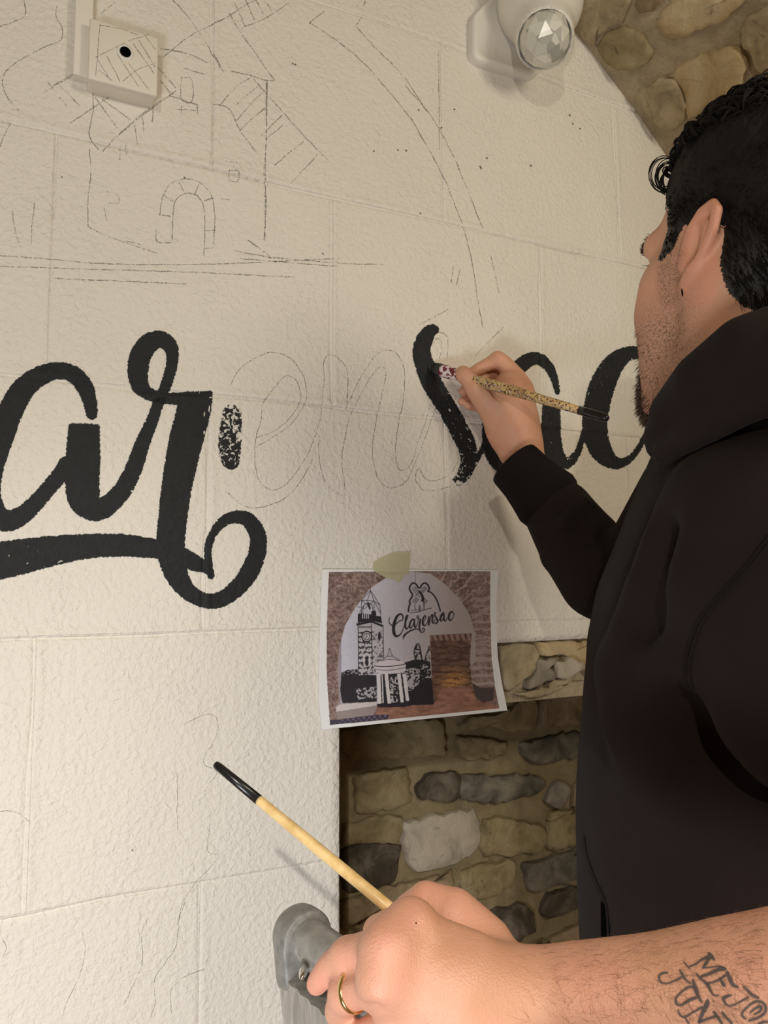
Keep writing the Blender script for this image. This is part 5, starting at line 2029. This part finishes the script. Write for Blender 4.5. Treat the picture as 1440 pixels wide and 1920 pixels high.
LB = np.linalg.norm(b1-b0)
M_OLD = NT('spattered_handle')
n = M_OLD.noise(85, 3, 0.6)
c = M_OLD.ramp(M_OLD.noise(25, 3), [(0.35, rgb(176, 140, 94)), (0.55, rgb(216, 184, 122)), (0.7, rgb(188, 162, 136))])
for sc_, lo_, cc in ((260, .62, rgb(96, 44, 44)), (230, .66, rgb(78, 80, 116)), (330, .61, rgb(74, 58, 42)), (240, .66, rgb(200, 190, 178))):
    mk = M_OLD.ramp(M_OLD.noise(sc_, 2, 0.5, 0.2, M_OLD.n('ShaderNodeVectorMath', operation='ADD', i_0=M_OLD.tc.outputs['Object'], i_1=(sc_, sc_*.7, 3)).outputs[0]), [(lo_-.03, (0, 0, 0)), (lo_, (1, 1, 1))])
    c = M_OLD.mix(mk, c, cc)
M_OLD.set(Base_Color=c, Roughness=0.5)
M_FER = NT('spattered_ferrule')
c = M_FER.ramp(M_FER.noise(160, 2, 0.5, 0.4), [(0.46, rgb(112, 40, 48)), (0.52, rgb(228, 214, 214))], 'LINEAR')
M_FER.set(Base_Color=c, Roughness=0.4)
M_BLK = mat_plain('black_lacquer', (0.012, 0.012, 0.012), 0.25)
M_WET = mat_plain('wet_black_bristle', (0.014, 0.015, 0.016), 0.25, bscale=600, bstr=0.3)
md = mpp(1.05)


def piece(name, xs, mat, n=20, label=None):
    """xs: list of (pixel x, radius in pixels)"""
    t0 = t_of(xs[0][0])
    prof = [((t_of(x)-t0)*LB, r*mpp(1.11-.175*t_of(x))) for x, r in xs]
    V, Fc = lathe_mesh(bpt(t0), b1, prof, n)
    o = mesh(name, V, Fc, mat, br)
    if label:
        o['label'] = label
    return o


# flat bristles
t0, t1, t2 = 0.0, t_of(822), t_of(832)
ax = (b1-b0)/LB
sd = np.cross(ax, FW)
sd /= np.linalg.norm(sd)
nr_ = np.cross(sd, ax)
V, Fc = [], []
RB = 16
for t_, wa, wb in ((0.0, .0030, .0008), (t_of(812), .0085, .0028), (t1, .0098, .0044), (t2, .0092, .0056)):
    for k in range(RB):
        a = 2*pi*k/RB
        V.append(bpt(t_)+sd*wa*cos(a)+nr_*wb*sin(a))
for i in range(3):
    for k in range(RB):
        k2 = (k+1) % RB
        Fc.append((i*RB+k, i*RB+k2, (i+1)*RB+k2, (i+1)*RB+k))
Fc.append(tuple(range(RB)))
mesh('bristles', V, Fc, M_WET, br)['label'] = 'bristles wet with black paint'
piece('ferrule', [(829, 12.0), (833, 12.6), (850, 11.6), (866, 10.0), (872, 9.6)], M_FER.m, 20, 'ferrule crusted with red and white paint')
piece('handle', [(870, 8.6), (880, 8.4), (900, 9.4), (925, 10.6), (955, 10.4), (990, 9.2), (1030, 8.4), (1086, 8.0)], M_OLD.m)
piece('handle_end', [(1086, 8.3), (1100, 8.6), (1125, 8.3), (1136, 7.4), (1141, 4.0)], M_BLK, 20, 'black lacquered end of the handle')

# ================================================================== THE HAND IN FRONT, ITS BRUSH AND THE LADDER
M_SKIN2 = mat_skin('forearm_skin', (0.76, 0.395, 0.265, 1), (0.80, 0.37, 0.265, 1), (0.70, 0.37, 0.225, 1))
M_GOLD = mat_plain('gold', (0.83, 0.62, 0.28), 0.2, 1.0, var=0.02)
arm = thing('person', 'bare tattooed forearm and ringed hand of a second person gripping the ladder', 'person')


def PR(rows):
    return [P(x, y, d) for x, y, d, r in rows], [r*mpp(d) for x, y, d, r in rows]


fa = Field(np.array([.11, -.74, 1.10]), np.array([.50, -.40, 1.34]), 0.0015)
p, r = PR([(1010, 1905, .400, 104), (1100, 1902, .392, 116), (1250, 1908, .378, 138), (1400, 1900, .366, 160), (1550, 1890, .356, 180), (1700, 1890, .350, 190)])
fa.tube(p, r, 0)
p, r = PR([(1015, 1865, .405, 62), (1100, 1866, .400, 66), (1250, 1868, .385, 74), (1400, 1858, .372, 86)])
fa.tube(p, r, .015)
# back of the hand: metacarpals from wrist to knuckles
for x0, y0, d0, x1, y1, d1, ra, rb in [(985, 1880, .405, 778, 1742, .402, 60, 37), (985, 1895, .398, 728, 1788, .385, 60, 40), (985, 1915, .393, 722, 1850, .378, 60, 40), (985, 1945, .392, 745, 1925, .380, 58, 38)]:
    p, r = PR([(x0, y0, d0, ra), ((x0+x1)/2, (y0+y1)/2-8, (d0+d1)/2-.006, (ra+rb)/2+4), (x1, y1, d1, rb)])
    fa.tube(p, r, .016)
p, r = PR([(900, 1850, .415, 60), (800, 1830, .410, 56)])
fa.tube(p, r, .02)
# thumb behind the brush
p, r = PR([(905, 1775, .432, 58), (850, 1718, .440, 50), (800, 1690, .446, 36), (770, 1705, .455, 30), (745, 1722, .462, 25)])
fa.tube(p, r, .010)
# index
p, r = PR([(772, 1738, .402, 37), (735, 1738, .412, 34), (712, 1748, .424, 30)])
fa.tube(p, r, .008)
p, r = PR([(712, 1749, .424, 29), (722, 1785, .450, 27), (745, 1790, .468, 23)])
fa.tube(p, r, .004)
# middle finger along the rail
p, r = PR([(725, 1782, .386, 40), (682, 1783, .398, 33), (652, 1790, .406, 29)])
fa.tube(p, r, .008)
p, r = PR([(652, 1790, .406, 29), (620, 1812, .412, 25.5), (600, 1836, .416, 22), (594, 1845, .418, 20)])
fa.tube(p, r, .005)
# ring finger
p, r = PR([(722, 1848, .380, 40), (680, 1852, .390, 35), (648, 1864, .398, 31)])
fa.tube(p, r, .006)
p, r = PR([(648, 1864, .398, 31), (636, 1895, .410, 28), (650, 1930, .425, 24)])
fa.tube(p, r, .004)
# little finger
p, r = PR([(745, 1922, .382, 37), (700, 1935, .392, 31), (672, 1950, .402, 28), (670, 1985, .42, 23)])
fa.tube(p, r, .005)
# knuckle bumps, tendons, wrist hollow
for x, y, d in ((768, 1722, .394), (726, 1770, .378), (716, 1838, .371)):
    c = P(x, y, d)
    fa.ell(c, (.010, .010, .008), .014)
for a in ([(708, 1800, .372, 5), (676, 1812, .382, 5), (640, 1826, .392, 4)], [(705, 1888, .364, 5), (680, 1896, .372, 5)]):
    p, r = PR(a)
    fa.tube(p, r, .006, 's')
for xx, yy, dd in ((646, 1766, .386), (655, 1772, .382)):
    p, r = PR([(xx, yy-4, dd+.004, 1.2), (xx-4, yy+10, dd, 1.2), (xx-10, yy+24, dd, 1.2)])
    fa.tube(p, r, .002, 's')
fv, fq = fa.mesh()
fv = relax(fv, fq, 3)
f_px = np.array([(CX+F*((q-CAM) @ RT)/((q-CAM) @ FW), CY-F*((q-CAM) @ UP)/((q-CAM) @ FW)) for q in fv])
redk = np.zeros(len(fv))
for x, y, s_ in ((768, 1720, 40), (722, 1770, 42), (715, 1838, 40), (655, 1790, 34), (640, 1870, 34), (600, 1840, 30), (800, 1672, 36)):
    redk = np.maximum(redk, 0.55*np.exp(-((f_px[:, 0]-x)**2+(f_px[:, 1]-y)**2)/s_**2))
quad_mesh('body', fv, fq, M_SKIN2, arm, {'red': redk, 'stub': np.zeros(len(fv)), 'hairline': np.zeros(len(fv))})
BA = BVHTree.FromPolygons([tuple(v) for v in fv], [tuple(int(i) for i in q) for q in fq])

# tattooed lettering on the forearm
TAT = [
    [(400, 215, 22), (440, 260, 26), (490, 315, 22)], [(470, 285, 30), (560, 245, 28), (640, 190, 34), (720, 160, 44)], [(705, 105, 34), (740, 150, 50), (795, 210, 24)], [(725, 170, 36), (690, 230, 40), (640, 300, 30)],
    [(630, 300, 26), (740, 288, 24), (850, 280, 30), (940, 320, 30)], [(930, 310, 40), (830, 320, 42), (720, 370, 42), (610, 405, 36)], [(555, 360, 26), (600, 410, 34), (650, 460, 28)],
    [(640, 450, 34), (695, 495, 44), (730, 560, 36), (780, 630, 28), (850, 632, 26)], [(690, 490, 30), (800, 460, 30), (930, 385, 36)], [(930, 330, 40), (965, 410, 44), (1010, 500, 44), (1090, 540, 28)], [(850, 425, 24), (890, 490, 44), (915, 535, 34)],
    [(1010, 625, 22), (940, 645, 40), (895, 672, 36), (930, 740, 30), (990, 760, 28), (1100, 710, 28), (1215, 650, 34)], [(1130, 520, 26), (1190, 570, 34), (1250, 630, 40), (1340, 670, 30)],
    [(1180, 930, 30), (1120, 870, 30), (1180, 785, 30), (1300, 705, 34), (1395, 740, 36), (1410, 830, 36), (1320, 905, 34), (1190, 945, 30)], [(1215, 850, 24), (1290, 790, 34), (1350, 770, 40), (1350, 820, 34), (1260, 870, 24)],
    [(225, 360, 26), (160, 360, 34), (108, 400, 32), (125, 470, 30), (200, 488, 28), (300, 455, 28), (395, 405, 34)], [(355, 310, 24), (400, 390, 38), (440, 450, 30), (505, 495, 30)],
    [(560, 545, 30), (480, 530, 34), (390, 585, 30), (315, 670, 30), (320, 735, 32), (380, 750, 32), (480, 690, 42), (580, 655, 40)], [(515, 430, 30), (555, 550, 50), (590, 650, 40), (640, 730, 24)],
    [(340, 800, 24), (355, 860, 28), (420, 895, 30), (530, 835, 30), (650, 770, 34)], [(700, 675, 26), (695, 740, 54), (640, 850, 46), (590, 980, 44)], [(590, 965, 34), (700, 920, 34), (830, 880, 32)], [(420, 895, 28), (450, 940, 28), (475, 990, 26)],
    [(765, 820, 30), (820, 890, 40), (890, 990, 34)], [(870, 825, 30), (930, 900, 34), (1010, 985, 30)], [(1300, 990, 30), (1380, 960, 34), (1450, 950, 30)],
]
V, Fc, E = [], [], []
for k, stp in enumerate(TAT):
    c = [(1220+x/6.545, 1770+y/6.545, w/6.545*1.4) for x, y, w in stp]
    pts, edge, t_ = stroke_rows(c, 1.6, 'rr', 5, 0.26)
    rowsok = []
    for row, er in zip(pts, edge):
        w = [onto(BA, x, y, .00025+.00001*k) for x, y in row]
        if any(q is None for q in w):
            rowsok.append(None)
            continue
        rowsok.append(len(V))
        V.extend(w)
        E.extend(er)
    for a, b in zip(rowsok[:-1], rowsok[1:]):
        if a is None or b is None:
            continue
        for j in range(4):
            Fc.append((a+j, b+j, b+j+1, a+j+1))
M_TAT = NT('tattoo_ink')
M_TAT.set(Base_Color=(0.085, 0.085, 0.085, 1), Roughness=0.5)
ed = M_TAT.attr('ink')
M_TAT.alpha(M_TAT.math('MULTIPLY', M_TAT.math('ADD', M_TAT.math('MULTIPLY', ed, 1.6, True), M_TAT.math('MULTIPLY', M_TAT.math('SUBTRACT', M_TAT.noise(500), .5), .3), True), 0.80, True))
mesh('tattoo', V, Fc, M_TAT.m, arm, True, {'ink': E})['label'] = 'dark lettering tattooed across the forearm'

# fine hairs of the forearm
ra_ = random.Random(5)
lst = []
for k in range(900):
    x = 960+ra_.random()**0.8*480
    y = ra_.uniform(1700, 1920)
    h0 = onto(BA, x, y, 0.0)
    if h0 is None:
        continue
    if ra_.random() > min(1, (x-940)/150):
        continue
    d = Vector(ray(x, y)).normalized()
    nn2 = np.array(BA.ray_cast(Vector(CAM), d)[1])
    if nn2 @ np.array(d) > 0:
        nn2 = -nn2
    a = ra_.gauss(0, .5)+2.6
    tdir = RT*cos(a)+UP*sin(a)
    tdir = tdir-nn2*(tdir @ nn2)
    L = ra_.uniform(.004, .011)
    lst.append(([h0, h0+tdir*L*.5+nn2*L*.16, h0+tdir*L+nn2*L*.10], np.array([.00006, .00005, .00002])))
M_AH = mat_plain('arm_hair', (0.20, 0.105, 0.055), 0.6)
o = strands('arm_hair', lst, M_AH, arm, 3)
o['kind'] = 'stuff'
# mole
mesh('mole', *tube_mesh([onto(BA, 780, 1731, -.0004), onto(BA, 780, 1731, .0003)], [.0006, .0004], 8), M_BEARD, arm)
# ring
rc = P(664, 1858, .3945)
rax = P(648, 1864, .398)-P(722, 1848, .380)
rax /= np.linalg.norm(rax)
n1 = np.cross(rax, FW)
n1 /= np.linalg.norm(n1)
n2 = np.cross(rax, n1)
V, Fc = [], []
NR, NS = 48, 10
rr = 34.6*mpp(.394)
for i in range(NR):
    a = 2*pi*i/NR
    e = n1*cos(a)+n2*sin(a)
    for j in range(NS):
        b = 2*pi*j/NS
        V.append(rc+e*(rr+.0009*cos(b))+rax*.0017*sin(b))
for i in range(NR):
    for j in range(NS):
        Fc.append((i*NS+j, ((i+1) % NR)*NS+j, ((i+1) % NR)*NS+(j+1) % NS, i*NS+(j+1) % NS))
mesh('ring', V, Fc, M_GOLD, arm)['label'] = 'plain gold finger ring'

# ---- clean brush held between thumb and index finger, handle end up
b2 = thing('paint_brush', 'clean pale wooden brush with black tip, slanting out of the ringed hand', 'paint brush')
e0, e1 = P(403, 1432, .500), P(742, 1712, .432)
LB2 = np.linalg.norm(e1-e0)
M_WOOD = NT('pale_wood')
sv = M_WOOD.n('ShaderNodeMapping', i_Vector=M_WOOD.tc.outputs['Object'])
n = M_WOOD.noise(60, 4, 0.6)
c = M_WOOD.ramp(n, [(0.3, rgb(206, 168, 104)), (0.5, rgb(232, 200, 140)), (0.7, rgb(242, 216, 162))])
sp = M_WOOD.ramp(M_WOOD.noise(140, 2, 0.5), [(0.76, (0, 0, 0)), (0.79, (1, 1, 1))])
c = M_WOOD.mix(sp, c, rgb(92, 66, 36))
M_WOOD.set(Base_Color=c, Roughness=0.35)
md1, md2 = mpp(.5), mpp(.432)
V, Fc = lathe_mesh(e0, e1, [(0.0, 3.0*md1), (.0004, 5.6*md1), (.0016, 7.2*md1), (.004, 7.8*md1), (LB2*.27, 9.0*md1)], 24)
mesh('handle_end', V, Fc, M_BLK, b2)['label'] = 'glossy black dipped end'
V, Fc = lathe_mesh(e0+(e1-e0)*.27, e1, [(0.0, 8.4*md1), (.002, 8.8*md1), (LB2*.30, 9.8*md1), (LB2*.62, 11.4*md2), (LB2*.80, 11.4*md2)], 24)
mesh('handle', V, Fc, M_WOOD.m, b2)
e2 = e1+(e1-e0)*.05
V, Fc = lathe_mesh(e2, e2+(e1-e0), [(0.0, 11.4*md2), (.02, 13.0*md2), (.05, 16*md2)], 20)
mesh('ferrule', V, Fc, mat_plain('nickel', (0.6, 0.58, 0.54), 0.3, 1.0), b2)
V, Fc = lathe_mesh(e2+(e1-e0)/LB2*.05, e2+(e1-e0)*2, [(0.0, 16*md2), (.03, 17*md2), (.05, 8*md2)], 20)
mesh('bristles', V, Fc, M_WET, b2)

# ---- aluminium stepladder with a rounded handrail
ld = thing('stepladder', 'grey aluminium ladder handrail with a worn rounded corner cap', 'ladder')


def mat_alu(name, a, b, rough=0.38, metal=0.85, streak=True):
    t = NT(name)
    mp = t.n('ShaderNodeMapping', i_Vector=t.tc.outputs['Object'])
    mp.inputs['Scale'].default_value = (1, 1, 0.12) if streak else (1, 1, 1)
    n = t.noise(120, 4, 0.6, 0.2, mp.outputs[0])
    n2 = t.noise(45, 4, 0.65)
    c = t.ramp(n, [(0.35, a), (0.65, b)])
    sp = t.ramp(n2, [(0.66, (0, 0, 0)), (0.70, (1, 1, 1))])
    c = t.mix(t.math('MULTIPLY', sp, 0.5), c, (0.6, 0.58, 0.55, 1))
    t.set(Base_Color=c, Roughness=rough, Metallic=metal, Normal=t.bump(n, 0.2, 0.0006))
    return t.m


M_ALU = mat_alu('worn_aluminium', (0.36, 0.34, 0.31, 1), (0.60, 0.57, 0.53, 1), 0.42, 0.55)
M_CAP = mat_alu('grey_plastic_cap', (0.17, 0.165, 0.155, 1), (0.26, 0.25, 0.235, 1), 0.42, 0.0, False)
M_TUBE = mat_alu('grey_tube', (0.27, 0.265, 0.25, 1), (0.38, 0.37, 0.35, 1), 0.36, 0.15, False)
A0 = P(569, 1756, .520)
A1 = P(742, 1893, .432)
A1[2] = A0[2]
dirt = (A1-A0)/np.linalg.norm(A1-A0)
RD = 40*mpp(.515)
A2 = A0+dirt*0.44
# rail
V, Fc = lathe_mesh(A0+dirt*.004, A2, [(0.0, RD*.97), (.002, RD), (.40, RD), (.43, RD)], 40)
mesh('handrail', V, Fc, M_TUBE, ld)
# stile going down, ribbed
sx = dirt
sy = np.cross([0, 0, 1.0], dirt)
top = A0+np.array([0, 0, -.022])


def stile(base, name):
    V, Fc = [], []
    pr_ = []
    hw, hd = RD*1.05, .038
    n_ = 11
    for i in range(n_+1):      # front face with ribs
        tt = i/n_
        pr_.append((-hd+2*hd*tt, -hw-(0.0018 if i % 2 else 0.0)))
    pr_ += [(hd+.006, -hw*.6), (hd+.008, 0), (hd+.006, hw*.6)]
    for i in range(n_+1):
        tt = i/n_
        pr_.append((hd-2*hd*tt, hw+(0.0018 if i % 2 else 0.0)))
    pr_ += [(-hd-.006, hw*.6), (-hd-.008, 0), (-hd-.006, -hw*.6)]
    m = len(pr_)
    lean = np.array(dirt)*0.27
    for z, s_ in ((base[2], 0.0), (base[2]-.02, .02), (0.0, 1.0)):
        c = np.array([base[0], base[1], z])+lean*(base[2]-z)
        for a, b in pr_:
            V.append(c+sx*a+sy*b)
    for r_ in range(2):
        for k in range(m):
            k2 = (k+1) % m
            Fc.append((r_*m+k, r_*m+k2, (r_+1)*m+k2, (r_+1)*m+k))
    Fc.append(tuple(range(m)))
    Fc.append(tuple(2*m+k for k in range(m))[::-1])
    return mesh(name, V, Fc, M_ALU, ld, False)


stile(top+dirt*.030, 'stile')
cp = Field(A0-np.array([.09, .09, .10]), A0+np.array([.09, .09, .07]), .0013)
cp.tube([A0-dirt*.004, A0+dirt*.004], [RD*1.10, RD*1.10], 0)
cp.tube([A0+dirt*.012, A0+np.array([0, 0, -.020])+dirt*.006], [RD*1.12, RD*1.12], .010)
cp.tube([A0-dirt*.004, A0+np.array([0, 0, -.026])-dirt*.006], [RD*1.12, RD*1.08], .012)
cp.half(A0+dirt*.008, dirt, .003)
cp.half(A0+np.array([0, 0, -.038]), np.array([0, 0, -1.0]), .003)
cp.tube([A0-dirt*.03+np.array([0, 0, -.024])-sy*.016, A0-dirt*.03+np.array([0, 0, -.040])-sy*.016], .006, .003, 's')
cp.displace(.0006, 70, 2, .006)
V, Q = cp.mesh()
quad_mesh('corner_cap', relax(V, Q, 2), Q, M_CAP, ld)
# bolt
bc = P(568, 1826, .478)
V, Fc = lathe_mesh(bc+np.array(FW)*.012, bc-np.array(FW), [(0, 7.5*mpp(.48)), (.010, 8.5*mpp(.48)), (.0125, 8*mpp(.48)), (.0155, 6*mpp(.48)), (.0170, 3*mpp(.48))], 20)
mesh('bolt', V, Fc, mat_plain('bright_steel', (0.75, 0.74, 0.72), 0.18, 1.0), ld)
